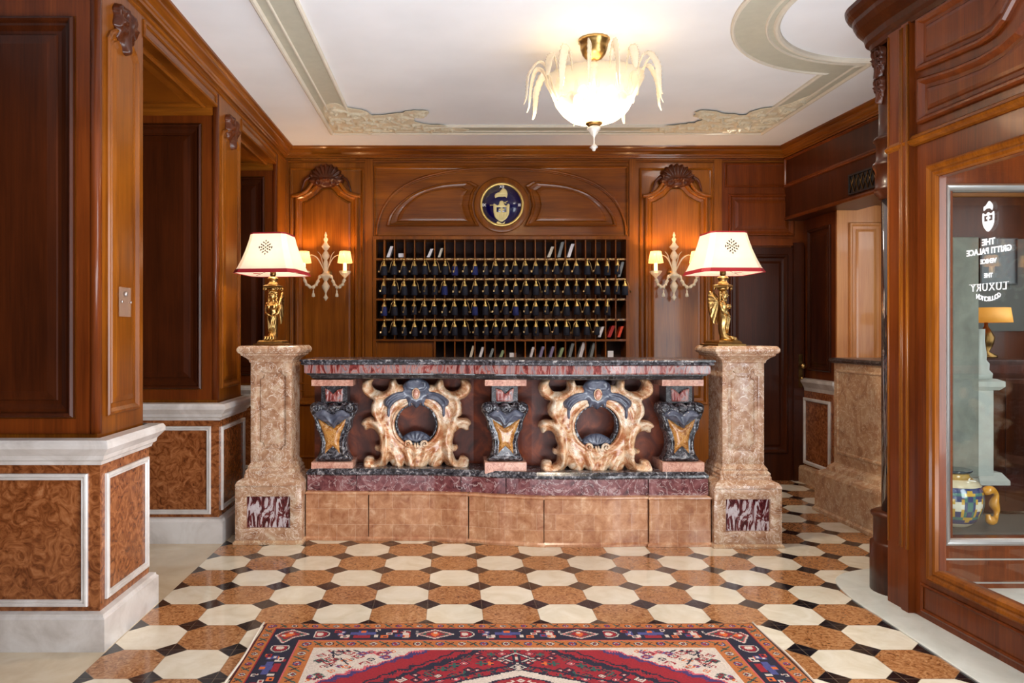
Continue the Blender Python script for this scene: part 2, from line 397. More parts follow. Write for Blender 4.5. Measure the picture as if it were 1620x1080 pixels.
    def panel(s, T, poly, prof, cap=True):
        """concentric inset rings of a closed polygon; prof (inset, height)"""
        n = len(poly); P = [Vector(p) for p in poly]
        ar = sum(P[i].x*P[(i+1)%n].y-P[(i+1)%n].x*P[i].y for i in range(n))
        if ar < 0: P.reverse()
        mit = []
        for i in range(n):
            d0 = (P[i]-P[i-1]).normalized(); d1 = (P[(i+1)%n]-P[i]).normalized()
            n0 = Vector((-d0.y, d0.x)); n1 = Vector((-d1.y, d1.x)); q = n0+n1
            q = q.normalized() if q.length > 1e-6 else n0
            mit.append(q/max(0.35, q.dot(n0)))
        vs = []
        for (d, h) in prof:
            for i in range(n):
                q = P[i]+mit[i]*d; vs.append(T(q.x, q.y, h))
        fs = [(j*n+i, j*n+(i+1)%n, (j+1)*n+(i+1)%n, (j+1)*n+i) for j in range(len(prof)-1) for i in range(n)]
        if cap: fs.append(tuple((len(prof)-1)*n+i for i in range(n)))
        return s.add(vs, fs)
    def build(s, name, mat, parent=None, world=True, mesh_only=False):
        org = Vector((0,0,0))
        if parent is not None and world: org = ORG.get(parent.name, Vector((0,0,0)))
        me = bpy.data.meshes.new(name)
        me.from_pydata([(p[0]-org.x, p[1]-org.y, p[2]-org.z) for p in s.v], [], s.f)
        me.polygons.foreach_set('use_smooth', s.sm)
        bm = bmesh.new(); bm.from_mesh(me); bmesh.ops.recalc_face_normals(bm, faces=bm.faces[:]); bm.to_mesh(me); bm.free()
        me.materials.append(mat); me.update()
        o = bpy.data.objects.new(name, me); COL.objects.link(o)
        if parent is not None: o.parent = parent
        ORG[o.name] = org
        return o
def TF(Y): return lambda u, v, n: (u, Y-n, v)            # faces the camera
def TL(X): return lambda u, v, n: (X+n, u, v)            # left wall, faces +x
SL = 0.058
def TR(X0, Y0): return lambda u, v, n: (X0+(Y0-u)*SL-n, u, v)   # right side, faces -x
def rect(u0, u1, v0, v1): return [(u0,v0),(u1,v0),(u1,v1),(u0,v1)]
def crom(pts, k=6, closed=True):
    n = len(pts); out = []
    rng = range(n) if closed else range(n-1)
    for i in rng:
        p0, p1, p2, p3 = (pts[(i-1) % n] if closed or i > 0 else pts[0]), pts[i], pts[(i+1) % n], (pts[(i+2) % n] if closed or i+2 < n else pts[-1])
        for j in range(k):
            t = j/k
            out.append(tuple(0.5*((2*p1[a])+(-p0[a]+p2[a])*t+(2*p0[a]-5*p1[a]+4*p2[a]-p3[a])*t*t+(-p0[a]+3*p1[a]-3*p2[a]+p3[a])*t**3) for a in range(len(p1))))
    if not closed: out.append(tuple(pts[-1]))
    return out
def spiral(cx, cy, r, turns, a0, sgn=1, n=24, r1=0.12):
    return [(cx+r*(1-(1-r1)*i/n)*cos(a0+sgn*turns*2*pi*i/n), cy+r*(1-(1-r1)*i/n)*sin(a0+sgn*turns*2*pi*i/n)) for i in range(n+1)]
def seg_dist(px, py, poly, closed=True):
    P = np.array(poly); Q = np.roll(P, -1, axis=0) if closed else P[1:]
    if not closed: P = P[:-1]
    d = Q-P; L = (d**2).sum(1)+1e-14
    t = ((px[:,None]-P[:,0])*d[:,0]+(py[:,None]-P[:,1])*d[:,1])/L; t = np.clip(t, 0, 1)
    dx = px[:,None]-(P[:,0]+t*d[:,0]); dy = py[:,None]-(P[:,1]+t*d[:,1])
    return np.sqrt((dx*dx+dy*dy).min(1))
def inside(px, py, poly):
    P = np.array(poly); Q = np.roll(P, -1, axis=0); r = np.zeros(len(px), bool)
    for (x0,y0),(x1,y1) in zip(P, Q):
        if y0 == y1: continue
        c = ((y0 > py) != (y1 > py)) & (px < (x1-x0)*(py-y0)/(y1-y0)+x0); r ^= c
    return r
def relief(mb, T, outline, holes=(), strokes=(), H=0.03, R=0.03, thick=0.02, step=0.006, back=True):
    """carved relief: domed body with ridges (strokes: (polyline, width, amplitude))"""
    loops = [outline]+list(holes); bv = []; be = []
    for lp in loops:
        o = len(bv); n = len(lp); bv += [Vector((p[0], p[1])) for p in lp]; be += [(o+i, o+(i+1) % n) for i in range(n)]
    A = np.array(outline); x0, y0 = A.min(0); x1, y1 = A.max(0)
    gx, gy = np.meshgrid(np.arange(x0, x1, step), np.arange(y0, y1, step)); gx = gx.copy(); gx[1::2] += step/2
    gx = gx.ravel(); gy = gy.ravel()
    ok = inside(gx, gy, outline)
    for h in holes: ok &= ~inside(gx, gy, h)
    gx, gy = gx[ok], gy[ok]
    d = np.min([seg_dist(gx, gy, lp) for lp in loops], axis=0); ok = d > step*0.45
    gx, gy = gx[ok], gy[ok]
    V2 = bv+[Vector((a, c)) for a, c in zip(gx, gy)]
    vo, eo, fo, *_ = delaunay_2d_cdt(V2, be, [], 0, 1e-6)
    vx = np.array([q.x for q in vo]); vy = np.array([q.y for q in vo])
    d = np.min([seg_dist(vx, vy, lp) for lp in loops], axis=0)
    t = np.clip(d/R, 0, 1); z = thick+H*np.sqrt(np.clip(1-(1-t)**2, 0, 1))
    for (pl, w, amp) in strokes:
        ds = seg_dist(vx, vy, pl, False); z = z+amp*np.exp(-(ds/w)**2)*np.clip(d/(w*0.7), 0, 1)
    cx = np.array([sum(vo[i].x for i in f)/len(f) for f in fo]); cy = np.array([sum(vo[i].y for i in f)/len(f) for f in fo])
    keep = inside(cx, cy, outline)
    for h in holes: keep &= ~inside(cx, cy, h)
    fs = [tuple(f) for f, k in zip(fo, keep) if k]
    cnt = {}
    for f in fs:
        for i in range(len(f)):
            a, c = f[i], f[(i+1) % len(f)]; cnt.setdefault((min(a,c), max(a,c)), []).append((a, c))
    mb.add([T(vx[i], vy[i], z[i]) for i in range(len(vo))], fs, True)
    be2 = [v[0] for v in cnt.values() if len(v) == 1]
    vs = []; ff = []
    for a, c in be2:
        k = len(vs); vs += [T(vx[a],vy[a],z[a]), T(vx[c],vy[c],z[c]), T(vx[c],vy[c],0), T(vx[a],vy[a],0)]; ff.append((k,k+1,k+2,k+3))
    mb.add(vs, ff, False)
    return mb
def text_mesh(mb, body, size, T, u, v, ext=0.002, mirror=False, space=1.0, bold=0.0):
    c = bpy.data.curves.new('lettering', 'FONT'); c.body = body; c.size = size; c.align_x = 'CENTER'; c.align_y = 'CENTER'
    c.extrude = ext/2; c.space_character = space; c.offset = bold; c.resolution_u = 3
    o = bpy.data.objects.new('lettering', c); COL.objects.link(o)
    bpy.context.view_layer.update()
    me = bpy.data.meshes.new_from_object(o.evaluated_get(bpy.context.evaluated_depsgraph_get()))
    s = -1 if mirror else 1
    mb.add([T(u+s*p.co.x, v+p.co.y, p.co.z+ext/2) for p in me.vertices], [list(f.vertices) for f in me.polygons])
    bpy.data.objects.remove(o); bpy.data.curves.remove(c); bpy.data.meshes.remove(me)
def copy_thing(root, name=None):
    def cp(o, par):
        c = o.copy(); COL.objects.link(c)
        if par is not None: c.parent = par
        for ch in list(o.children): cp(ch, c)
        return c
    return cp(root, None)

BOLECT = [(0,0),(0.0,0.012),(0.008,0.020),(0.018,0.020),(0.026,0.012),(0.034,0.004),(0.05,0.002)]
def bol(T, poly, mb, scale=1.0, raised=0.012, bevel=0.045, gap=0.01):
    p = [(a*scale, h*scale) for a, h in BOLECT]
    e = p[-1][0]
    mb.panel(T, poly, p+[(e+gap, 0.002), (e+gap+0.004, 0.006), (e+gap+bevel, raised)])
    return mb
# ------------------------------------------------------------------ room shell
CZ = 2.95; BY = 6.65
MB().box(-3.2, 5.0, -3.6, 7.2, -0.08, 0).build('floor', M['floor'])
bpy.data.objects['floor']['kind'] = 'structure'
ceil = MB().box(-3.2, 5.0, -3.6, 7.2, CZ, CZ+0.1).build('ceiling', M['plaster']); ceil['kind'] = 'structure'
def FXp(x, Y): return (x-VX)/FPX*Y
def FZp(y, Y): return CH+(VY-y)/FPX*Y

# ceiling bands
mb = MB(); BZ = CZ-0.012
def arc(cx, cy, r, a0, a1, n=40): return [(cx+r*cos(a0+(a1-a0)*i/n), cy+r*sin(a0+(a1-a0)*i/n)) for i in range(n+1)]
AC = (2.49, 3.70)
outer = [(-0.976, -0.6), (-0.976, 6.13), (2.543, 6.13), (2.543, 4.56)] + arc(*AC, 0.81, pi*0.48, pi*1.5)
inner = [(-0.765, -0.6), (-0.765, 5.93), (2.343, 5.93), (2.343, 4.72)] + arc(*AC, 1.03, pi*0.545, pi*1.5)
# strip between two polylines, resampled
def resample(pl, n):
    L = [0]
    for a, c in zip(pl, pl[1:]): L.append(L[-1]+math.dist(a, c))
    out = []
    for i in range(n):
        t = L[-1]*i/(n-1); k = max(j for j in range(len(L)) if L[j] <= t+1e-9); k = min(k, len(pl)-2)
        q = (t-L[k])/max(1e-9, L[k+1]-L[k]); out.append((pl[k][0]+(pl[k+1][0]-pl[k][0])*q, pl[k][1]+(pl[k+1][1]-pl[k][1])*q))
    return out
def strip(mb, A, B, z):
    n = len(A); vs = [(p[0], p[1], z) for p in A]+[(p[0], p[1], z) for p in B]+[(p[0], p[1], CZ) for p in A]+[(p[0], p[1], CZ) for p in B]
    fs = []
    for i in range(n-1):
        fs += [(i, i+1, n+i+1, n+i), (i, i+1, 2*n+i+1, 2*n+i), (n+i, n+i+1, 3*n+i+1, 3*n+i)]
    mb.add(vs, fs)
strip(mb, outer[:4], inner[:4], BZ)
strip(mb, resample(outer[3:], 60), resample(inner[3:], 60), BZ)
bandobj = mb.build('trim_1', M['band']); bandobj['kind'] = 'structure'
mb = MB()
mp = [(-0.016, CZ), (-0.016, CZ-0.016), (-0.006, CZ-0.026), (0.006, CZ-0.026), (0.016, CZ-0.016), (0.016, CZ)]
mb.sweep(outer, mp); mb.sweep(inner, [(d*0.7, CZ-(CZ-z)*0.8) for d, z in mp])
off = [(-0.905, -0.6), (-0.905, 6.06), (2.475, 6.06), (2.475, 4.60)] + arc(*AC, 0.86, pi*0.49, pi*1.5)
mb.sweep(off, [(d*0.5, CZ-(CZ-z)*0.75) for d, z in mp])
o = mb.build('trim_2', M['bandmould']); o['kind'] = 'structure'

# stucco corner reliefs on the ceiling
def TC(u, v, n): return (u, v, CZ-0.012-n)
def stucco(label, pts, seeds, rng):
    random.seed(rng); mb = MB()
    st = []
    for (cx, cy, r) in seeds:
        a = random.random()*6.3; sg = random.choice((-1, 1))
        st.append((spiral(cx, cy, r, 1.4, a, sg), 0.009, 0.017))
        for k in range(4):
            b0 = a+k*1.5; st.append(([(cx+r*1.0*cos(b0), cy+r*sin(b0)), (cx+r*1.6*cos(b0+.4), cy+r*1.6*sin(b0+.4))], 0.008, 0.014))
    pts = crom(pts, 3); pts = [(x+random.uniform(-.016,.016), y+random.uniform(-.014,.010)) for x, y in pts]
    relief(mb, TC, crom(pts, 2), (), st, H=0.003, R=0.02, thick=0.002, step=0.009)
    o = mb.build('stucco_scrollwork', M['stucco']); tag(o, label, 'ceiling ornament'); return o
L0 = [(-0.93,5.42),(-0.80,5.32),(-0.70,5.42),(-0.56,5.50),(-0.50,5.62),(-0.36,5.60),(-0.22,5.55),(-0.10,5.50),(0.02,5.52),(0.0,5.64),(-0.12,5.72),(-0.10,5.80),(0.02,5.86),(0.16,5.90),(0.30,5.96),(0.42,6.02),(0.30,6.09),(0.0,6.10),(-0.4,6.10),(-0.94,6.10),(-0.95,5.8)]
sd = [(-0.84,5.5,.06),(-0.85,5.75,.07),(-0.82,5.97,.07),(-0.66,5.62,.07),(-0.62,5.83,.08),(-0.6,6.02,.05),(-0.42,5.75,.07),(-0.4,5.96,.08),(-0.24,5.68,.06),(-0.2,5.9,.07),(-0.05,5.6,.05),(0.0,5.98,.06),(0.2,6.0,.04)]
L1 = [(-0.95+(x+0.95)*.80, y) for x, y in L0]; sd1 = [(-0.95+(x+0.95)*.80, y, r) for x, y, r in sd]
stucco('pale stucco scroll relief in the left corner of the ceiling band', L1, sd1, 3)
R0 = [(1.571*1-(x)+0.0, y) for x, y in L0]
R0 = [(2.52+(-0.95-x)*0.72, y-(.35 if k in (0,) else 0)) for k, (x, y) in enumerate(L0)]; sd2 = [(2.52+(-0.95-x)*0.72, y, r) for x, y, r in sd]+[(2.44,5.3,.05)]
stucco('pale stucco scroll relief in the right corner of the ceiling band', R0, sd2, 5)

# cornice along the left wall and the back wall, with the right wall
CP = [(0, 2.855), (0.012, 2.855), (0.014, 2.868), (0.022, 2.872), (0.024, 2.884), (0.040, 2.898), (0.050, 2.912), (0.052, 2.922), (0.066, 2.928), (0.078, 2.938), (0.080, CZ), (0, CZ)]
mb = MB()
RW = lambda Y: 2.96+(BY-Y)*SL
mb.sweep([(-1.47, -0.5), (-1.47, BY), (RW(BY), BY), (RW(3.95), 3.95)], CP)
o = mb.build('trim_3', M['wood_h']); o['kind'] = 'structure'
# lower architrave bead on frieze
mb = MB(); bp = [(0, 2.815), (0.008, 2.818), (0.012, 2.826), (0.008, 2.834), (0, 2.837)]
mb.sweep([(-1.47, -0.5), (-1.47, BY), (RW(BY), BY)], bp)
o = mb.build('trim_4', M['wood_h']); o['kind'] = 'structure'

# ------------------------------------------------------------------ left wall: piers and alcoves
wl = empty('wall_left', (-2.4, 3, 0), kind='structure')
MB().box(-2.9, -2.8, -3.6, 7.0, 0, CZ).build('wall_backing', M['wood_d'], wl)
piers = [(3.11, 3.57), (4.69, 5.23), (6.27, 6.65)]
CROWN = [(0, 0.758), (0.010, 0.760), (0.014, 0.775), (0.026, 0.782), (0.030, 0.800), (0.052, 0.825), (0.058, 0.832), (0.058, 0.852), (0.050, 0.866), (0, 0.870)]
PLINTH = [(0, 0), (0.034, 0), (0.034, 0.132), (0.026, 0.140), (0.024, 0.150), (0.0, 0.156)]
nC = 0
for i, (y0, y1) in enumerate(piers):
    MB().box(-2.8, -1.47, y0, y1, 0.86, CZ-0.001).build('pier', M['wood'] , wl)
    last = (i == 2)
    MB().box(-2.8, -1.45, y0-0.02, y1+(0 if last else 0.02), 0, 0.86).build('dado', M['verona'], wl)
    path = [(-2.8, y0-0.02), (-1.45, y0-0.02), (-1.45, y1+(0 if last else 0.02))] + ([] if last else [(-2.8, y1+0.02)])
    MB().sweep(path, CROWN).build('dado_crown', M['white_marble'], wl)
    o = MB().sweep(path, PLINTH).build('baseboard_left', M['white_marble']); o['kind'] = 'structure'
    TFs = TF(y0)
    MB().tbox(TFs, -1.555, -1.492, 0.885, 2.80, 0, 0.006).build('stile', M['wood_red'], wl)  # stile and rails: shade on the pier front put into darker wood
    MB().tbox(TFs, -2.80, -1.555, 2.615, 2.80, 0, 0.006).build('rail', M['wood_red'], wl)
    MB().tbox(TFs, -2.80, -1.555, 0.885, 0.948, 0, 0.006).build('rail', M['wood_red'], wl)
    # corner bead
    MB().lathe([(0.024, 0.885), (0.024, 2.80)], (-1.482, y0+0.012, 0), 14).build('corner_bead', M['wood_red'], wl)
    # front face panels (facing the camera)
    T = TF(y0); w0 = -2.38
    f = MB().panel(T, rect(w0-0.12, -1.53, 0.90, 2.70), [(0,0),(0,0.004),(0.02,0.004)], False)
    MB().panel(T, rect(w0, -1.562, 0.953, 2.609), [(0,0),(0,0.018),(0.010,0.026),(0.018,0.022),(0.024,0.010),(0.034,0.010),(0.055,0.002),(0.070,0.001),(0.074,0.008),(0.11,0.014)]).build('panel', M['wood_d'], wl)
    # skirt of the dado: white framed marble
    T = TF(y0-0.02)
    MB().panel(T, rect(w0, -1.498, 0.176, 0.723), [(0,0),(0,0.010),(0.004,0.014),(0.012,0.014),(0.015,0.008),(0.018,0.011),(0.024,0.011),(0.028,0.0015)], False).build('dado_moulding', M['white_marble'], wl)
    if last: continue
    # side faces (toward the room)
    T = TL(-1.47); a, c = y0+0.075, y1-0.065
    top = 2.66
    poly = [(a, 0.95), (c, 0.95), (c, 2.56), (c-0.03, 2.60), ((a+c)/2+0.03, top), ((a+c)/2-0.03, top), (a+0.03, 2.60), (a, 2.56)]
    bol(T, poly, MB(), 0.85, 0.012, 0.03, 0.006).build('panel', M['wood'], wl)
    T = TL(-1.45)
    MB().panel(T, rect(y0+0.025, y1-0.0, 0.19, 0.715), [(0,0),(0,0.010),(0.004,0.014),(0.012,0.014),(0.015,0.008),(0.018,0.011),(0.024,0.011),(0.028,0.0015)], False).build('dado_moulding', M['white_marble'], wl)
# front part of the left side beyond the alcove toward the camera is pier 1 only; beams over alcoves
beams = [(3.57, 4.69), (5.23, 6.27)]
for (y0, y1) in beams:
    MB().box(-2.8, -1.47, y0, y1, 2.715, CZ-0.001).build('lintel', M['wood_h'], wl)
    T = TL(-1.47)
    MB().panel(T, rect(y0+0.0, y1-0.0, 2.715, 2.80), [(0,0),(0,0.006),(0.010,0.010),(0.016,0.010),(0.022,0.004),(0.026,0.002)], False).build('moulding', M['wood_h'], wl)
    TS = lambda u, v, n: (u, v, 2.715-n)
    MB().panel(TS, rect(-2.72, -1.52, y0+0.05, y1-0.05), [(0,0),(0,0.014),(0.012,0.022),(0.024,0.018),(0.034,0.006),(0.06,0.003),(0.10,0.010)]).build('soffit_panel', M['wood_h'], wl)
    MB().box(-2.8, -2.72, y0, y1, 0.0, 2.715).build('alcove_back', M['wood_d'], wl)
    # small crown where pier face meets soffit
    MB().sweep([(-2.7, y1), (-1.49, y1)], [(0, 2.66), (0.012, 2.665), (0.02, 2.685), (0.034, 2.70), (0.036, 2.715), (0, 2.715)]).build('moulding', M['wood_h'], wl)

# carved acanthus keystones on the pier sides
def acanthus(T, cu, cv, w, h, label, name='carved_acanthus', mat=None):
    mb = MB()
    hl = [(0,-0.5),(-0.12,-0.47),(-0.22,-0.30),(-0.34,-0.22),(-0.40,-0.08),(-0.50,0.02),(-0.46,0.20),(-0.52,0.32),(-0.40,0.46),(-0.24,0.50),(-0.10,0.56),(0,0.52)]
    pts = hl+[(-x, y) for x, y in hl[::-1][1:-1]]
    out = crom([(cu+x*w, cv+y*h) for x, y in pts], 5)
    st = []
    for s in (-1, 1):
        st.append(([(cu+s*x*w, cv+y*h) for x, y in spiral(-0.26, 0.26, 0.20, 1.3, 2.0, 1)], 0.07*w, 0.10*w))
        st.append(([(cu+s*x*w, cv+y*h) for x, y in spiral(-0.25, -0.02, 0.16, 1.2, 4.0, -1)], 0.06*w, 0.09*w))
        st.append(([(cu+s*0.16*w, cv+0.4*h), (cu+s*0.10*w, cv), (cu+s*0.06*w, cv-0.45*h)], 0.05*w, 0.07*w))
    st.append(([(cu, cv+0.45*h), (cu, cv-0.48*h)], 0.05*w, 0.10*w))
    relief(mb, T, out, (), st, H=0.09*w, R=0.15*w, thick=0.03*w, step=0.035*w)
    o = mb.build(name, mat or M['carved']); tag(o, label, 'carving'); return o
acanthus(TL(-1.47), 3.345, 2.645, 0.19, 0.21, 'dark carved acanthus at the head of the nearest pier, top left')
acanthus(TL(-1.47), 4.965, 2.625, 0.21, 0.22, 'dark carved acanthus at the head of the second pier, above left of the lamp')

# clear switch plate on the nearest pier
sp = empty('switch_plate', (-1.455, 3.32, 1.40), 'clear plastic switch plate with two chrome screws on the nearest left pier', 'switch plate')
MB().box(-1.452, -1.447, 3.27, 3.385, 1.375, 1.505, 0.001).build('plate', M['perspex'], sp)
for yy in (3.285, 3.375): MB().lathe([(0.006,0),(0.006,0.006),(0.002,0.008)], (-1.447, yy, 1.44), 10, 'x').build('screw', M['chrome'], sp)
MB().lathe([(0.011,0),(0.011,0.008),(0.007,0.011)], (-1.4465, 3.32, 1.475), 14, 'x').build('button', M['silver'], sp)

# ------------------------------------------------------------------ back wall
wb = empty('wall_back', (0, BY, 0), kind='structure')
f_ = BY/FPX
BX = lambda x: (x-VX)*f_
BZf = lambda y: CH+(VY-y)*f_
RX0, RX1 = BX(594), BX(991); RZT = BZf(378); RZB = 0.62
MB().box(-2.8, RX0, BY, BY+0.25, 0, CZ-0.001).build('wall_section', M['wood'], wb)
MB().box(RX1, BX(1140), BY, BY+0.25, 0, CZ-0.001).build('wall_section', M['wood'], wb)
MB().box(BX(1140), 3.2, BY, BY+0.25, 0, CZ-0.001).build('wall_section', M['wood_red'], wb)
MB().box(RX0, RX1, BY, BY+0.25, RZT, CZ-0.001).build('wall_section', M['wood_h'], wb)
MB().box(RX0, RX1, BY, BY+0.25, 0, RZB).build('wall_section', M['wood'], wb)
T = TF(BY)
def bpx(pts): return [(BX(x), BZf(y)) for x, y in pts]
SM = [(0,0),(0,0.010),(0.006,0.016),(0.012,0.012),(0.018,0.004),(0.024,0.002)]
for k, cx in enumerate((517, 1069)):
    w = 57
    # outer rectangular frame
    MB().panel(T, rect(BX(cx-w-1), BX(cx+w+1), 0.85, BZf(266)), SM, False).build('moulding', M['wood'], wb)
    # inner arched panel (ogee head)
    half = [(-50,700),(-50,311),(-38,308),(-26,301),(-18,292),(-10,287),(0,286)]
    poly = bpx([(cx+x, min(y, 640)) for x, y in half]+[(cx-x, min(y, 640)) for x, y in half[::-1][1:]])
    MB().panel(T, poly, [(0,0),(0,0.020),(0.010,0.032),(0.022,0.032),(0.032,0.022),(0.036,0.010),(0.060,0.006),(0.064,0.002),(0.070,0.010),(0.085,0.014)]).build('panel', M['wood'], wb)
    # ogee brow moulding
    br_ = crom([(cx-54,311),(cx-42,309),(cx-30,302),(cx-22,291),(cx-16,283),(cx-12,285)], 5, False)
    for s in (1, -1):
        pl = [(BX(cx+s*(x-cx)), BY-0.035, BZf(y)) for x, y in br_]
        MB().tube(pl, [0.016]*(len(pl)-1)+[0.02], 8).build('brow_moulding', M['wood'], wb)
    # carved shell
    cu, cv = BX(cx), BZf(278); sw_ = 60*f_; sh_ = 36*f_
    pts = []; st = []
    N = 11
    for i in range(N):
        a = pi*(1.08-1.16*(i+0.5)/N); a_n = pi*(1.08-1.16*(i+1)/N)
        pts.append((cu+0.47*sw_*cos(a), cv-0.18*sh_+0.62*sh_*sin(a)*1.12))
        if i < N-1: pts.append((cu+0.42*sw_*cos(a_n), cv-0.18*sh_+0.54*sh_*sin(a_n)*1.12))
        st.append(([(cu+0.06*sw_*cos(a), cv-0.25*sh_), (cu+0.45*sw_*cos(a), cv-0.18*sh_+0.62*sh_*sin(a)*1.08)], 0.010, 0.018))
    pts += [(cu+0.40*sw_, cv-0.42*sh_), (cu+0.2*sw_, cv-0.50*sh_), (cu, cv-0.55*sh_), (cu-0.2*sw_, cv-0.50*sh_), (cu-0.40*sw_, cv-0.42*sh_)]
    for s in (-1, 1):
        st.append((spiral(cu+s*0.20*sw_, cv-0.34*sh_, 0.028, 1.3, 0.5, s), 0.009, 0.02))
        st.append((spiral(cu+s*0.42*sw_, cv-0.05*sh_, 0.024, 1.2, 2.5, -s), 0.008, 0.018))
    mb = MB(); relief(mb, TF(BY-0.012), crom(pts, 3), (), st, H=0.03, R=0.04, thick=0.014, step=0.0075)
    # trailing leaves
    for s in (-1, 1):
        pl = crom([(cu+s*0.42*sw_, BY-0.04, cv-0.1*sh_), (cu+s*0.55*sw_, BY-0.045, cv-0.25*sh_), (cu+s*0.62*sw_, BY-0.04, cv-0.55*sh_), (cu+s*0.66*sw_, BY-0.03, cv-0.75*sh_)], 5, False)
        mb.tube(pl, [0.016-0.011*i/(len(pl)-1) for i in range(len(pl))], 7)
    o = mb.build('carved_shell', M['carved'])
    tag(o, 'dark carved wooden shell crest above the %s wall sconce' % ('left' if k == 0 else 'right'), 'carving')
# stiles
for x0, x1 in ((578, 590), (995, 1006), (1129, 1141), (443, 456)):
    MB().tbox(T, BX(x0), BX(x1), 0.85, BZf(252), 0, 0.014).build('stile', M['wood'], wb)
# tympanum above the rack
MB().panel(T, rect(BX(592), BX(993), BZf(376), BZf(263)), SM, False).build('moulding', M['wood_h'], wb)
ar = crom([(596,371),(598,352),(608,326),(628,302),(660,284),(705,272),(750,267),(793,266)], 5, False)
arr = ar+[(793*2-x, y) for x, y in ar[::-1][1:]]
mb = MB(); pl = [(BX(x), BY-0.004, BZf(y)) for x, y in arr]; mb.tube(pl, 0.012, 8); mb.tube([(p[0]*1.0, p[1], p[2]-0.016) for p in pl], 0.007, 6)
mb.build('arch_moulding', M['wood_h'], wb)
lun = crom([(611,358),(616,342),(632,322),(660,303),(700,291),(745,287)], 4, False)
def lunette(sgn):
    e = [(757, 294), (750, 305), (746, 325), (750, 342), (758, 358)]
    pts = lun+e
    pts = bpx([(x if sgn > 0 else 2*793.5-x, y) for x, y in pts])
    c0 = (sum(p[0] for p in pts)/len(pts), sum(p[1] for p in pts)/len(pts)); c0 = (c0[0]+.05*sgn, c0[1]-.03)
    mb = MB(); vs = []; pr = [(0,0),(0,0.014),(0.03,0.026),(0.07,0.022),(0.10,0.010),(0.17,0.006),(0.23,0.001),(0.26,0.010),(0.34,0.014)]
    for d_, h_ in pr: vs += [T(c0[0]+(p[0]-c0[0])*(1-d_), c0[1]+(p[1]-c0[1])*(1-d_), h_) for p in pts]
    n_ = len(pts); fs = [(j*n_+i, j*n_+(i+1) % n_, (j+1)*n_+(i+1) % n_, (j+1)*n_+i) for j in range(len(pr)-1) for i in range(n_)]+[tuple((len(pr)-1)*n_+i for i in range(n_))]
    mb.add(vs, fs).build('lunette_panel', M['wood_h'], wb)
lunette(1); lunette(-1)
EC = (BX(793.5), BZf(324.5))
MB().lathe([(0.246, 0), (0.246, -0.016), (0.240, -0.02), (0.2, -0.02), (0.0, -0.02)], (EC[0], BY, EC[1]), 64, 'y').build('clock_surround', M['wood'], wb)
# base rails
MB().panel(T, rect(BX(459), BX(576), 0.2, 0.8), SM, False).build('moulding', M['wood'], wb)
# right bay: frieze panel, transom panel, door
MB().panel(T, rect(BX(1146), BX(1265), BZf(296), BZf(258)), SM, False).build('moulding', M['wood_red'], wb)
bol(T, rect(BX(1152), BX(1256), BZf(373), BZf(307)), MB(), 0.9, 0.014, 0.03).build('panel', M['wood_red'], wb)
MB().tbox(T, BX(1143), BX(1262), BZf(389), BZf(379), 0, 0.03).build('rail', M['wood_red'], wb)

dr = empty('door_1', (BX(1205), BY, 0), kind='structure')
MB().tbox(T, BX(1146), BX(1252), 0.001, BZf(392), 0.0, 0.02).build('door_leaf', M['wood_d'], dr)
bol(TF(BY-0.02), rect(BX(1152), BX(1244), BZf(716), BZf(403)), MB(), 1.0, 0.014, 0.02).build('door_panel', M['wood_d'], dr)
MB().tbox(T, BX(1252), BX(1268), 0.001, BZf(385), 0, 0.05).build('door_jamb', M['wood_d'], dr)
mb = MB(); hx = BX(1262); mb.tbox(T, hx-0.016, hx+0.016, BZf(612), BZf(560), 0.05, 0.056); 
mb.build('door_plate', M['brassdark'], dr)
mb = MB(); mb.lathe([(0.008,0),(0.008,-0.035),(0.022,-0.045),(0.024,-0.058),(0.012,-0.068),(0.001,-0.069)], (hx, BY-0.056, BZf(578)), 14, 'y')
mb.lathe([(0.007,0),(0.007,-0.02),(0.014,-0.026),(0.010,-0.036),(0.001,-0.037)], (hx, BY-0.056, BZf(597)), 12, 'y')
mb.build('door_knob', M['brass'], dr)

# ------------------------------------------------------------------ clock emblem
ck = empty('wall_clock', (EC[0], BY-0.02, EC[1]), 'round navy clock with gilt rim and gilt crest above the key rack', 'clock')
YC = BY-0.02
MB().lathe([(0.172,0),(0.172,-0.010),(0.0,-0.010)], (EC[0], YC, EC[1]), 64, 'y').build('clock_face', M['navy'], ck)
MB().lathe([(0.172,0),(0.172,-0.014),(0.178,-0.022),(0.190,-0.022),(0.196,-0.014),(0.196,0)], (EC[0], YC, EC[1]), 64, 'y').build('rim', M['gold'], ck)
CT = TF(YC-0.010)
cpx = lambda x, y: (EC[0]+((x-525)/12)*f_*1.0, EC[1]-((y-525)/12)*f_)
def cpoly(pts): return [cpx(x, y) for x, y in pts]
mb = MB(); relief(mb, CT, crom(cpoly([(400,400),(390,350),(420,310),(480,285),(515,240),(550,215),(600,240),(628,290),(632,345),(615,400),(590,375),(540,380),(480,378),(440,385)]), 4), (), [(cpoly([(420,335),(520,335),(610,335)]), 0.003, -0.004)], H=0.006, R=0.012, thick=0.004, step=0.006)
mb.build('doge_cap', M['goldpaint'], ck)
mb = MB(); relief(mb, CT, crom(cpoly([(365,520),(390,510),(440,540),(470,520),(485,470),(520,450),(555,470),(570,520),(610,545),(640,510),(670,525),(668,600),(660,700),(620,780),(560,830),(520,850),(470,830),(400,770),(370,680),(365,600)]), 4),
    (cpoly([(425,575),(610,575),(610,665),(425,665)]),), [(cpoly([(x,690),(x,800)]), 0.003, -0.005) for x in (440,475,510,545,580,610)], H=0.004, R=0.01, thick=0.004, step=0.005)
mb.build('shield', M['goldpaint'], ck)
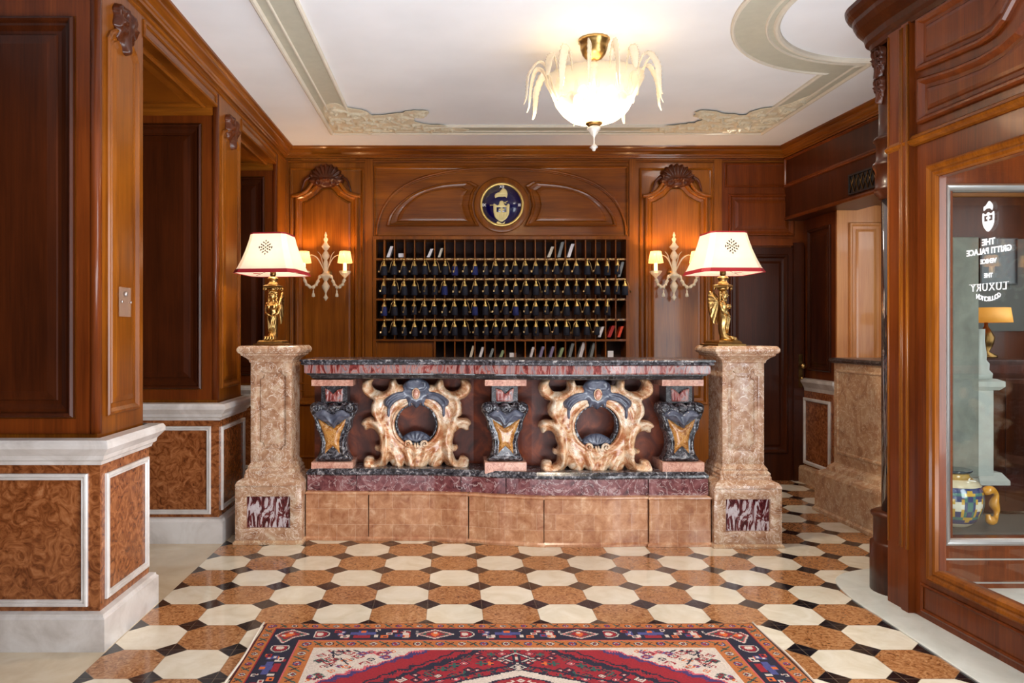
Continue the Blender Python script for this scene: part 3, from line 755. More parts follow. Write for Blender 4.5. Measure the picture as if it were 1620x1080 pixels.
mb = MB(); mb.tbox(CT, cpx(500,0)[0], cpx(540,0)[0], cpx(0,660)[1], cpx(0,580)[1], 0.0, 0.008)
mb.tbox(CT, cpx(465,0)[0], cpx(575,0)[0], cpx(0,635)[1], cpx(0,603)[1], 0.0, 0.0075)
mb.build('cross', M['goldpaint'], ck)
mb = MB()
for (x0,y0,x1,y1) in ((560,500,640,460),(300,540,370,535),(565,480,610,510)):
    a = cpx(x0,y0); c = cpx(x1,y1); MB().tube([(a[0], YC-0.018, a[1]), (c[0], YC-0.018, c[1])], [0.005,0.002], 6).build('clock_hand', M['goldpaint'], ck)
mb = MB(); relief(mb, CT, cpoly([(420,870),(450,835),(500,865),(525,880),(560,865),(590,840),(570,890),(540,905),(500,905),(460,890)]), (), [], H=0.003, R=0.01, thick=0.003, step=0.006); mb.build('ribbon', M['goldpaint'], ck)
for tx, (x, y) in (('XII', (525,190)), ('IX', (190,535)), ('III', (858,535))):
    mb = MB(); p = cpx(x, y); text_mesh(mb, tx, 0.034, CT, p[0], p[1], 0.003, bold=0.0008); mb.build('numeral', M['whitetext'], ck)

# ------------------------------------------------------------------ key rack
kr = empty('key_rack', (BX(793), BY, RZB), 'large mahogany key rack of pigeonholes with rows of hooks behind the desk', 'key rack')
KY = BY-0.012; kf = KY/FPX
KX = lambda x: (x-VX)*kf
KZ = lambda y: CH+(VY-y)*kf
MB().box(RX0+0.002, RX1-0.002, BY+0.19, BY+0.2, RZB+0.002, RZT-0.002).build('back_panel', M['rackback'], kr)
PITCH = 15.93; X0 = 608.0
mb = MB(); mb.box(RX0-0.02, RX0+0.008, KY-0.012, BY+0.18, RZB, RZT); mb.box(RX1-0.008, RX1+0.02, KY-0.012, BY+0.18, RZB, RZT); mb.box(RX0-0.02, RX1+0.02, KY-0.016, BY+0.18, RZT-0.006, RZT+0.022)
mb.box(RX0-0.02, RX1+0.02, KY-0.012, BY-0.001, RZB, RZB+0.02)
mb.build('frame', M['wood'], kr)
for k in range(24):
    x = KX(X0+PITCH*k); w = 0.005 if k else 0.008
    zb = KZ(537)
    MB().box(x-w, x+w, KY+0.006, BY+0.185, zb, RZT-0.008).build('divider', M['wood'], kr)
for k in range(24):
    xx = X0+PITCH*k
    if xx < 684 or 974 > xx > 966: continue
    if abs(xx-974.5) < 3: continue
    x = KX(xx); w = 0.009 if xx < 692 else 0.005
    MB().box(x-w, x+w, KY+0.004, BY+0.185, RZB+0.02, KZ(540)).build('divider', M['wood'], kr)
for j, y in enumerate((409.5, 441, 473, 505, 537.5)):
    z = KZ(y)
    MB().box(RX0+0.008, RX1-0.008, KY-0.006, BY+0.185, z-0.012, z+0.006).build('shelf', M['wood_h'], kr)
MB().box(RX0+0.008, KX(686), KY+0.03, KY+0.04, RZB+0.02, KZ(541)).build('blank_panel', M['wood'], kr)
for j, y in enumerate((409.5, 441, 473, 505)):
    z = KZ(y)
    for k in range(24):
        x = KX(X0+PITCH*(k+0.5))
        MB().box(x-0.030, x+0.030, KY-0.010, KY-0.006, z-0.009, z+0.004).build('number_plate', M['plate'], kr)
        x = KX(X0+PITCH*k)
        MB().tube([(x, KY-0.004, z-0.002), (x, KY-0.044, z-0.006), (x, KY-0.050, z-0.014), (x, KY-0.042, z-0.017)], 0.003, 6).build('hook', M['brass'], kr)

def make_key(tm):
    r = empty('room_key', (0,0,0))
    mb = MB(); mb.lathe([(0.003,0.0),(0.004,-0.006),(0.007,-0.012),(0.006,-0.018),(0.011,-0.028),(0.021,-0.046),(0.022,-0.052)], (0,0,0), 12)
    mb.lathe([(0.0055,0.014),(0.0075,0.010),(0.0075,0.004),(0.0055,0.0)], (0,0,0), 10)
    mb.build('cap', M['gold'], r, False)
    mb = MB(); mb.lathe([(0.021,-0.050),(0.025,-0.062),(0.027,-0.09),(0.029,-0.124),(0.024,-0.130),(0.001,-0.131)], (0,0,0), 16, ripple=lambda a, z: 0.06*sin(a*8)); mb.build('tassel', tm, r, False)
    mb = MB(); mb.tube([(-0.004,-0.014,0.0), (-0.016,-0.026,-0.03), (-0.034,-0.03,-0.108)], [0.003,0.0034,0.0034], 6)
    mb.tube([(-0.004,-0.014,0.0), (-0.008,-0.018,-0.008), (-0.002,-0.02,-0.016), (0.003,-0.018,-0.008), (-0.004,-0.014,0.0)], 0.0022, 5)
    mb.box(-0.046,-0.034,-0.032,-0.029,-0.108,-0.092)
    mb.build('key', M['key'], r, False)
    return r
proto = make_key(M['tassel']); proto_b = make_key(M['tassel_b'])
usedp = {0: False, 1: False}
ORD = ['leftmost','second from the left','third from the left','fourth from the left','fifth from the left','sixth from the left','seventh from the left','eighth from the left','ninth from the left','tenth from the left','eleventh from the left','twelfth from the left','twelfth from the right','eleventh from the right','tenth from the right','ninth from the right','eighth from the right','seventh from the right','sixth from the right','fifth from the right','fourth from the right','third from the right','second from the right','rightmost']
ROWN = ['top','second','third','bottom']
blues = {(0,7),(1,6),(2,0),(2,13),(0,9),(2,9)}
for j, (y, n) in enumerate(((409.5,24),(441,25),(473,23),(505,22))):
    z = KZ(y)-0.016
    for k in range(n):
        if k == 24: xx = 989
        else: xx = X0+PITCH*k
        bl = 1 if (j, k) in blues else 0
        src = proto_b if bl else proto
        if not usedp[bl]: o = src; usedp[bl] = True
        else: o = copy_thing(src)
        o.location = (KX(xx)+random.uniform(-0.004, 0.004) - (0.012 if k == 24 else 0), KY-0.050, z)
        o.rotation_euler[2] = random.uniform(-0.5, 0.9) if random.random() < 0.8 else 2.2
        s = random.uniform(0.95, 1.03); o.scale = (s, s, s)
        fromleft = k; fromright = n-1-k
        names = ['leftmost','second from the left','third from the left','fourth from the left','fifth from the left','sixth from the left','seventh from the left','eighth from the left','ninth from the left','tenth from the left','eleventh from the left','twelfth from the left','thirteenth from the left']
        names_r = ['rightmost']+[q.replace('left','right') for q in names[1:]]
        w = names[fromleft] if fromleft <= fromright else names_r[fromright]
        o['label'] = '%s tassel room key in the %s hook row, %s' % ('blue' if bl else 'dark navy', ROWN[j], w)
        o['category'] = 'key'; o['group'] = 'tasselled room keys on the rack hooks'

# papers in the pigeonholes
def paper(xl, xr, yt, yb, lean, mat, label, cat='envelope', name='envelope', th=0.004, stripes=False):
    z0 = KZ(yb)+0.0065; z1 = KZ(yt); x0 = KX(xl); x1 = KX(xr-(1.6 if lean else 0))
    if lean:
        w = max(0.02, (x1-x0)*0.42); dx = (x1-x0)-w; y0 = KY+0.02
        mb = MB(); vs = [(x0,y0,z0),(x0+w,y0,z0),(x0+w+dx,y0,z1),(x0+dx,y0,z1)]
        vs += [(p[0]+0.004, p[1]+0.12, p[2]) for p in vs]
        mb.add(vs, [(0,1,2,3),(4,7,6,5),(0,4,5,1),(1,5,6,2),(2,6,7,3),(3,7,4,0)])
    else:
        mb = MB().box(x0, x1, KY+0.03, KY+0.03+th*4, z0, z1, 0.001)
    o = mb.build(name, mat); tag(o, label, cat)
    return o
HOLD = 'leaning in the top row of pigeonholes'
paper(611,623.5,389,407.5,True,M['paper'],'thick white envelope leaning in the second top pigeonhole from the left')
paper(630,639.5,400,407.5,False,M['paper'],'small white card upright near the left end of the top row','card','card')
paper(675,687,393,407.5,True,M['paper'],'white envelope leaning left of centre in the top row')
paper(692.5,702.5,392,407.5,True,M['paper2'],'thin cream envelope in the sixth hole of the top row')
paper(866,879,389.5,407.5,True,M['paper2'],'cream envelope leaning, leftmost of three at top right of the rack')
paper(882,895,382,407.5,True,M['paper3'],'tall grey folder leaning between two envelopes, top right of rack','folder','folder')
paper(897.5,911,385,407.5,True,M['paper'],'white envelope leaning, rightmost of three at top right of the rack')
paper(978,990,414,438.5,True,M['paper3'],'tall grey envelope leaning in the last hole under the top shelf')
paper(946.5,958.5,516.5,534.5,True,M['paper'],'white folded brochure beside the red one, lower right of rack','brochure','brochure')
paper(961.5,976,515,534.5,True,M['red'],'bright red brochure in the lower right of the rack','brochure','brochure')
paper(977.5,989,516,534.5,True,M['orange'],'orange brochure in the right end hole of the rack','brochure','brochure')
def lowp(xl, xr, yt, m, label, lean=True, cat='envelope', name='envelope'):
    z0 = 1.085
    Yp = KY
    x0 = KX(xl+.6); x1 = KX(xr-(1.4 if lean else 0)); z1 = KZ(yt); zz = RZB+0.0205
    slope = (x1-x0)/(max(0.02, z1-KZ(567)))*0.6 if lean else 0
    w = (x1-x0)*(0.42 if lean else 1)
    # stands on the rack floor board hidden behind the desk: short shelf of its own
    zb = KZ(568)+0.0005; dx = (x1-x0)-w if lean else 0
    vs = [(x0,KY+0.03,zb),(x0+w,KY+0.03,zb),(x0+w+dx,KY+0.03,z1),(x0+dx,KY+0.03,z1)]
    vs += [(p[0]+0.003, p[1]+(0.11 if lean else 0.012), p[2]) for p in vs]
    o = MB().add(vs, [(0,1,2,3),(4,7,6,5),(0,4,5,1),(1,5,6,2),(2,6,7,3),(3,7,4,0)]).build(name, m); tag(o, label, cat)
MB().box(KX(684), RX1-0.008, KY-0.002, BY+0.185, KZ(568)-0.014, KZ(568)).build('shelf', M['wood_h'], kr)
lowp(741,753,547,M['paper2'],'cream and brown booklet, leftmost in the bottom row of the rack',True,'booklet','booklet')
lowp(756,768,549,M['paper'],'white envelope second from left in the bottom row of the rack')
lowp(772,784,551,M['paper3'],'thin grey envelope left of the green one in the bottom row')
lowp(788,801,554,M['green'],'pale green envelope leaning in the bottom row of the rack')
lowp(806,816.5,558,M['paper'],'white square card in the middle of the bottom row of the rack',False,'card','card')
lowp(837,848,549,M['paper'],'thin white envelope left of the lavender pair in the bottom row')
lowp(851.5,864,548,M['lav'],'lavender envelope, left of the pair in the bottom row')
lowp(867.5,880,548,M['lav'],'lavender envelope, right of the pair in the bottom row')
lowp(882.5,895,550,M['green'],'greenish cream envelope right of the lavender pair in the bottom row')
lowp(898.5,911,543,M['paper3'],'tall grey leaflet right of the greenish envelope in the bottom row','leaflet','leaflet')
lowp(915,929.5,541,M['paper'],'thick white catalogue near the right of the bottom row',True,'catalogue','catalogue')
lowp(932.5,945,542,M['paper3'],'grey curved leaflet beside the thick white catalogue, bottom row',True,'leaflet','leaflet')
lowp(962,971.5,555,M['paper'],'white square card at the right end of the bottom row',False,'card','card')
# ------------------------------------------------------------------ reception desk
FK = [(-0.95,4.715),(-0.72,4.70),(-0.45,4.705),(-0.15,4.70),(0.10,4.665),(0.32,4.61),(0.57,4.565),(0.88,4.56),(1.20,4.58),(1.40,4.585),(1.62,4.59)]
def F(x):
    for (a, ya), (c, yc) in zip(FK, FK[1:]):
        if x <= c or c == 1.62:
            t = max(0, min(1, (x-a)/(c-a))); t = t*t*(3-2*t); return ya+(yc-ya)*t
def plan(x0, x1, off=0.0, back=5.15, n=40):
    return [(x0+(x1-x0)*i/n, F(x0+(x1-x0)*i/n)+off) for i in range(n+1)]+[(x1, back), (x0, back)]
TH = lambda u, v, n: (u, v, n)
desk = empty('reception_desk', (0.33, 4.9, 0), 'curved marble reception desk with carved front between two stone pedestals', 'desk')
DX0, DX1 = -0.95, 1.615
MB().panel(TH, plan(DX0, DX1), [(0.075,1.012),(0.06,1.018),(0.05,1.036),(0.035,1.040),(0.034,1.049)]).build('under_moulding', M['blackdark'], desk)
MB().panel(TH, plan(DX0, DX1), [(0.024,1.049),(0.020,1.056),(0.020,1.100),(0.014,1.104)]).build('countertop_frieze', M['redwhite'], desk)
MB().panel(TH, plan(DX0, DX1), [(0.012,1.102),(0.0,1.108),(0.004,1.120),(-0.006,1.126),(-0.004,1.136),(0.010,1.139)]).build('countertop', M['black'], desk)
MB().panel(TH, plan(-0.915, 1.585, 0.30), [(0,0.3),(0,1.045)]).build('back_panel', M['deskback'], desk)
segs = [(-0.920,-0.52,0.010),(-0.52,0.108,0.004),(0.108,0.565,-0.002),(0.565,1.205,0.004),(1.205,1.588,-0.014)]
for a, c, o_ in segs:
    MB().panel(TH, plan(a+.0025, c-.0025, o_, n=12), [(-0.012,0.001),(-0.012,0.014),(0.0,0.024),(0.001,0.285),(-0.006,0.291),(-0.004,0.299),(0.008,0.304)]).build('plinth_block', M['pinktile'], desk)
for a, c, o_ in [(-0.918,-0.60,0.05),(-0.60,0.06,0.045),(0.06,0.34,0.05),(0.34,1.215,0.045),(1.215,1.588,0.035)]:
    MB().panel(TH, plan(a+0.001, c-0.001, o_, n=12), [(0,0.304),(0.002,0.402),(0.006,0.404)]).build('base_frieze', M['purple'], desk)
MB().panel(TH, plan(-0.92, 1.59, 0.03), [(0.008,0.403),(0.0,0.412),(0.002,0.425),(0.012,0.434),(0.022,0.444)]).build('base_ledge', M['black'], desk)

def pxmap(cx_px, ox, oy, k, Yc):
    """zoomed tracing coordinates -> plane coordinates at depth Yc"""
    f = Yc/FPX
    return lambda x, y: ((ox+x*k-VX)*f, CH+(VY-(oy+y*k))*f)
def cartouche(cxp, sc, label, seed):
    random.seed(seed)
    x0 = (cxp-VX)*4.7/FPX; Yb = F(x0)+0.22; Yc = F(x0)+0.10
    mp_ = lambda x, y: ((cxp+(x-587)*sc/6-VX)*Yc/FPX, CH+(VY-(590+y*sc/6))*Yc/FPX)
    r = empty('cartouche', (x0, Yb, 0.44)); r.parent = desk; r.location = Vector((x0, Yb, 0.44))-ORG[desk.name]
    T = TF(Yb); Mx = lambda pts: [mp_(x, y) for x, y in pts]
    hl = [(587,140),(450,120),(415,118),(400,95),(375,62),(340,68),(325,95),(322,140),(290,172),(240,180),(190,168),(160,135),(152,100),(165,70),(110,62),(72,95),(60,150),(80,205),(125,245),(165,265),(150,300),(146,360),(155,405),(190,440),(140,432),(85,450),(55,490),(75,520),(85,552),(110,556),(135,540),(175,545),(208,580),(225,625),(238,680),(222,702),(195,703),(186,728),(205,752),(235,762),(228,815),(205,845),(180,845),(172,815),(125,805),(90,830),(78,880),(92,925),(150,938),(225,938),(285,905),(325,858),(345,890),(375,925),(415,936),(455,915),(478,878),(495,910),(530,932),(587,935)]
    jig = lambda p: (p[0]+random.uniform(-5,5), p[1]+random.uniform(-4,4))
    left = [hl[0]]+[jig(p) for p in hl[1:-1]]+[hl[-1]]
    right = [(1174-x, y) for x, y in ([jig(p) for p in hl[1:-1]])[::-1]]
    out = crom(Mx(left+right), 3)
    hole = [mp_(587+205*cos(a), 490+200*sin(a)) for a in [2*pi*i/48 for i in range(48)]]
    st = []
    for s in (0, 1):
        mm = (lambda pts: Mx(pts)) if s == 0 else (lambda pts: Mx([(1174-x, y) for x, y in pts]))
        k = 0.016; w = 0.012
        st += [(mm(crom([(70,120),(90,180),(160,225),(260,225),(350,160),(378,90)],4,False)), w*1.3, k*1.4),
               (mm(spiral(120,110,45,1.2,3.6,1)), w, k), (mm(spiral(360,95,30,1.1,0.5,-1)), w*.8, k*.8),
               (mm(crom([(200,250),(190,330),(210,430),(270,520),(300,620),(290,720),(270,820)],4,False)), w*1.6, k*1.5),
               (mm(crom([(160,300),(165,380),(200,430)],4,False)), w, k),
               (mm(crom([(75,490),(120,460),(190,480),(240,560),(255,680),(240,760)],4,False)), w, k*1.3),
               (mm(crom([(95,880),(130,900),(200,890),(260,830),(270,740)],4,False)), w*1.4, k*1.5),
               (mm(spiral(125,870,42,1.2,0,1)), w*.8, k),
               (mm(crom([(330,730),(380,800),(420,900)],4,False)), w, k*1.2),
               (mm(crom([(345,740),(400,870)],4,False)), w*.5, -k*.7),
               (mm(crom([(470,870),(470,800),(430,740)],4,False)), w*.5, -k*.9),
               (mm(crom([(500,740),(520,830),(545,910)],4,False)), w, k),
               (mm(crom([(325,850),(335,760),(345,700)],4,False)), w*.6, -k),
               (mm(crom([(290,300),(250,420),(280,560)],4,False)), w*.6, -k*.6)]
    st.append((Mx([(587,760),(587,900)]), 0.02, 0.014)); st.append((Mx(crom([(500,760),(545,800),(587,790),(630,800),(675,760)],4,False)), 0.008, -0.012))
    mb = MB(); relief(mb, T, out, (hole,), st, H=0.045, R=0.045, thick=0.05, step=0.0095)
    mb.build('scroll_frame', M['cream_m'], r)
    # oval rings
    mb = MB(); mb.tube([(*mp_(587+218*cos(a), 492+212*sin(a)),) for a in [1]] and [(mp_(587+222*cos(a), 494+216*sin(a))[0], Yb-0.085, mp_(0, 494+216*sin(a))[1]) for a in [2*pi*i/56 for i in range(57)]], 0.011, 8)
    mb.build('outer_ring', M['cream_m'], r)
    mb = MB(); hh = [mp_(587+182*cos(a), 490+180*sin(a)) for a in [2*pi*i/48 for i in range(48)]]; oo = [mp_(587+208*cos(a), 492+205*sin(a)) for a in [2*pi*i/48 for i in range(48)]]
    relief(mb, T, oo, (hh,), (), H=0.012, R=0.02, thick=0.06, step=0.012); mb.build('inner_ring', M['black'], r)
    # crest
    hb = [(587,55),(530,62),(480,92),(455,140),(455,172),(390,180),(315,212),(262,262),(275,310),(298,335),(302,395),(325,445),(345,405),(345,350),(375,305),(425,268),(480,258),(498,280),(505,318),(528,322),(545,302),(565,322),(587,338)]
    ob = crom(Mx(hb+[(1174-x, y) for x, y in hb[::-1][1:-1]]), 3)
    sb = []
    for s in (0, 1):
        mm = (lambda pts: Mx(pts)) if s == 0 else (lambda pts: Mx([(1174-x, y) for x, y in pts]))
        sb += [(mm(crom([(460,180),(380,205),(310,260),(300,300)],4,False)), 0.012, 0.018), (mm(crom([(470,240),(400,255),(340,310),(325,400)],4,False)), 0.010, 0.016),
               (mm(crom([(475,110),(500,160),(560,175)],4,False)), 0.006, -0.01), (mm(spiral(505,300,18,1.1,0,1)), 0.006, 0.01),
               (mm(crom([(500,85),(540,68),(587,62)],4,False)), 0.008, 0.012)]
    mb = MB(); relief(mb, TF(Yb-0.055), ob, (), sb, H=0.032, R=0.035, thick=0.02, step=0.008); mb.build('crest', M['blue_m'], r)
    c0 = mp_(587, 197)
    mb = MB(); mb.ball((c0[0], Yb-0.113, c0[1]), 0.02, 14, (1.0, 0.6, 1.5)); mb.build('medallion', M['pinkblock'], r)
    mb = MB(); mb.tube([(c0[0]+0.023*cos(a), Yb-0.111, c0[1]+0.034*sin(a)) for a in [2*pi*i/24 for i in range(25)]], 0.004, 6); mb.build('medallion_rim', M['cream_m'], r)
    # shell below the opening
    sh = [(448,650),(462,612),(505,582),(545,566),(587,560),(629,566),(669,582),(712,612),(726,650),(690,672),(640,660),(587,668),(534,660),(484,672)]
    st = [(Mx([(587,690),(587+150*cos(a), 690-125*sin(a))]), 0.007, 0.009) for a in [pi*(i+.5)/9 for i in range(9)]]
    mb = MB(); relief(mb, TF(Yb-0.03), crom(Mx(sh), 3), (), st, H=0.018, R=0.02, thick=0.03, step=0.007); mb.build('shell', M['blue_m'], r)
    mb = MB()
    for s in (-1, 1):
        sp_ = spiral(587+s*82, 680, 40, 1.5, pi/2+ (0 if s > 0 else 0), s, 30)
        pts = [(mp_(x, y)[0], Yb-0.085-0.0007*i, mp_(x, y)[1]) for i, (x, y) in enumerate(sp_)]
        mb.tube(pts, [0.010-0.005*i/len(pts) for i in range(len(pts))], 7)
    for dx in (-12, 12):
        a = mp_(587+dx, 672); mb.tube([(a[0], Yb-0.08, a[1]), (a[0], Yb-0.095, a[1]-0.02), (a[0], Yb-0.085, a[1]-0.04)], [0.006,0.009,0.006], 7)
    mb.build('volute', M['cream_m'], r)
    return r
cartouche(658, 1.0, '', 4)
cartouche(946.5, 1.045, '', 9)

def vase_pilaster(cxp, flip):
    x0 = (cxp-VX)*4.68/FPX; Yc = F(x0)+0.09; Yb = F(x0)+0.20
    s_ = flip
    mp_ = lambda x, y: ((cxp+s_*(x-340)/6-VX)*Yc/FPX, CH+(VY-(590+y/6))*Yc/FPX)
    Mx = lambda pts: [mp_(x, y) for x, y in pts]
    r = empty('baluster', (x0, Yb, 0.444)); r.parent = desk; r.location = Vector((x0, Yb, 0.444))-ORG[desk.name]
    T = TF(Yb)
    def blk(xa, xb, ya, yb, n1, name, mat, n0=-0.11):
        a = mp_(xa, ya); c = mp_(xb, yb); u0, u1 = sorted((a[0], c[0]))
        MB().tbox(T, u0, u1, c[1], a[1], n0, n1).build(name, mat, r)
    blk(143, 535, 62, 120, 0.13, 'top_block', M['pinkblock'])
    blk(215, 465, 118, 292, 0.05, 'neck', M['blackdark'])
    a = Mx([(255,150),(285,160),(335,205),(372,165),(428,150),(420,275),(266,275)])
    mb = MB(); relief(mb, TF(Yb-0.05), a, (), [(Mx([(x,190),(x,260)]), 0.003, -0.004) for x in (290,320,360,395)], H=0.006, R=0.01, thick=0.02, step=0.006); mb.build('fluted_inset', M['redwhite'], r)
    hv = [(340,285),(310,292),(280,310),(262,290),(215,278),(150,284),(118,315),(118,365),(142,410),(166,470),(172,530),(190,556),(206,590),(216,650),(212,715),(196,775),(168,820),(168,841),(340,841)]
    out = Mx(hv[:1]+crom(hv[1:-2], 3, False)+[hv[-2]]+[hv[-1]]+[(680-hv[-2][0], hv[-2][1])]+[(680-x, y) for x, y in crom(hv[1:-2], 3, False)[::-1]])
    st = []
    for s in (0, 1):
        mm = (lambda pts: Mx(pts)) if s == 0 else (lambda pts: Mx([(680-x, y) for x, y in pts]))
        st += [(mm(spiral(175,335,42,1.4,-1.5,1)), 0.007, 0.016), (mm(crom([(150,400),(185,480),(200,560),(240,640),(235,760)],4,False)), 0.010, 0.016), (mm(crom([(185,800),(260,812),(330,812)],3,False)), 0.008, 0.01)]
    st.append((Mx(spiral(340,330,38,1.0,0,1)), 0.008, 0.014))
    mb = MB(); relief(mb, T, out, (), st, H=0.03, R=0.035, thick=0.08, step=0.0075); mb.build('vase_body', M['black'], r)
    g = [(198,430),(245,455),(300,495),(340,515),(400,480),(468,430),(450,500),(418,570),(402,650),(408,770),(372,725),(340,695),(300,730),(262,772),(268,660),(250,575),(218,500)]
    mb = MB(); relief(mb, TF(Yb-0.085), Mx(g), (), [], H=0.02, R=0.03, thick=0.022, step=0.009); mb.build('amber_inlay', M['gold_m'], r)
    d = [(165,395),(215,355),(255,345),(300,372),(340,392),(385,360),(430,348),(475,375),(505,400),(470,425),(425,452),(385,470),(358,520),(336,512),(305,470),(262,462),(215,440)]
    mb = MB(); relief(mb, TF(Yb-0.098), crom(Mx(d), 3), (), [(Mx(crom([(200,400),(270,400),(330,480)],4,False)), 0.007, 0.01), (Mx(crom([(470,400),(400,410),(350,490)],4,False)), 0.007, 0.01)], H=0.016, R=0.02, thick=0.022, step=0.007); mb.build('drape', M['blue_m'], r)
    blk(143, 537, 841, 945, 0.14, 'bottom_block', M['pinkblock'])
for cxp, fl in ((526.5, 1), (799.5, -1), (1079, 1)): vase_pilaster(cxp, fl)

# ------------------------------------------------------------------ stone pedestals
def pedestal(cx, yfront, label):
    yc = yfront+0.205
    r = empty('pedestal', (cx, yc, 0), label, 'pedestal')
    sq = lambda h: [(cx-h, yc-h), (cx+h, yc-h), (cx+h, yc+h), (cx-h, yc+h)]
    MB().panel(TH, sq(0.205), [(-0.010,0.001),(-0.010,0.014),(0.0,0.024),(0.024,0.026)]).build('foot', M['parapet'], r)
    MB().box(cx-0.205, cx+0.205, yc-0.175, yc+0.205, 0.02, 0.365).build('base', M['pink'], r)
    hole = rect(cx-0.135, cx+0.135, 0.10, 0.295)
    mb = MB(); relief(mb, TF(yc-0.175), rect(cx-0.205, cx+0.205, 0.02, 0.365), (hole,), (), H=0.008, R=0.008, thick=0.022, step=0.03); mb.build('base_face', M['pink'], r)
    MB().box(cx-0.134, cx+0.134, yc-0.180, yc-0.174, 0.101, 0.294).build('inlay', M['inlay'], r)
    MB().panel(TH, sq(0.205), [(0.0,0.362),(0.006,0.378),(0.016,0.390),(0.030,0.397),(0.046,0.405),(0.046,0.420),(0.052,0.428),(0.050,0.442),(0.058,0.452),(0.064,0.458),(0.062,0.468),(0.072,0.482),(0.080,0.495)]).build('base_moulding', M['pink'], r)
    MB().box(cx-0.128, cx+0.128, yc-0.108, yc+0.128, 0.49, 1.15).build('shaft', M['pink'], r)
    def notch(w, z0, z1): return [(cx-w,z0+0.03),(cx-w+0.018,z0+0.022),(cx-w+0.03,z0-0.005),(cx-w+0.045,z0+0.008),(cx+w-0.045,z0+0.008),(cx+w-0.03,z0-0.005),(cx+w-0.018,z0+0.022),(cx+w,z0+0.03),(cx+w,z1-0.03),(cx+w-0.018,z1-0.022),(cx+w-0.03,z1+0.005),(cx+w-0.045,z1-0.008),(cx-w+0.045,z1-0.008),(cx-w+0.03,z1+0.005),(cx-w+0.018,z1-0.022),(cx-w,z1-0.03)]
    mb = MB(); relief(mb, TF(yc-0.108), rect(cx-0.128, cx+0.128, 0.49, 1.15), (notch(0.092, 0.57, 1.065),), (), H=0.006, R=0.008, thick=0.014, step=0.03); mb.build('shaft_face', M['pink'], r)
    MB().panel(TF(yc-0.108), notch(0.074, 0.59, 1.045), [(0,0),(0.008,0.008),(0.02,0.009)]).build('shaft_panel', M['pink'], r)
    MB().panel(TH, sq(0.128), [(0.0,1.118),(-0.006,1.122),(-0.008,1.134),(-0.022,1.148),(-0.040,1.160),(-0.048,1.164),(-0.050,1.174),(-0.062,1.180),(-0.068,1.192),(-0.068,1.205),(-0.060,1.218),(-0.052,1.224)]).build('cap', M['pink'], r)
    return r
pedestal(-1.13, 4.615, 'pink stone pedestal carrying a lamp at the left end of the desk')
pedestal(1.80, 4.535, 'pink stone pedestal carrying a lamp at the right end of the desk')

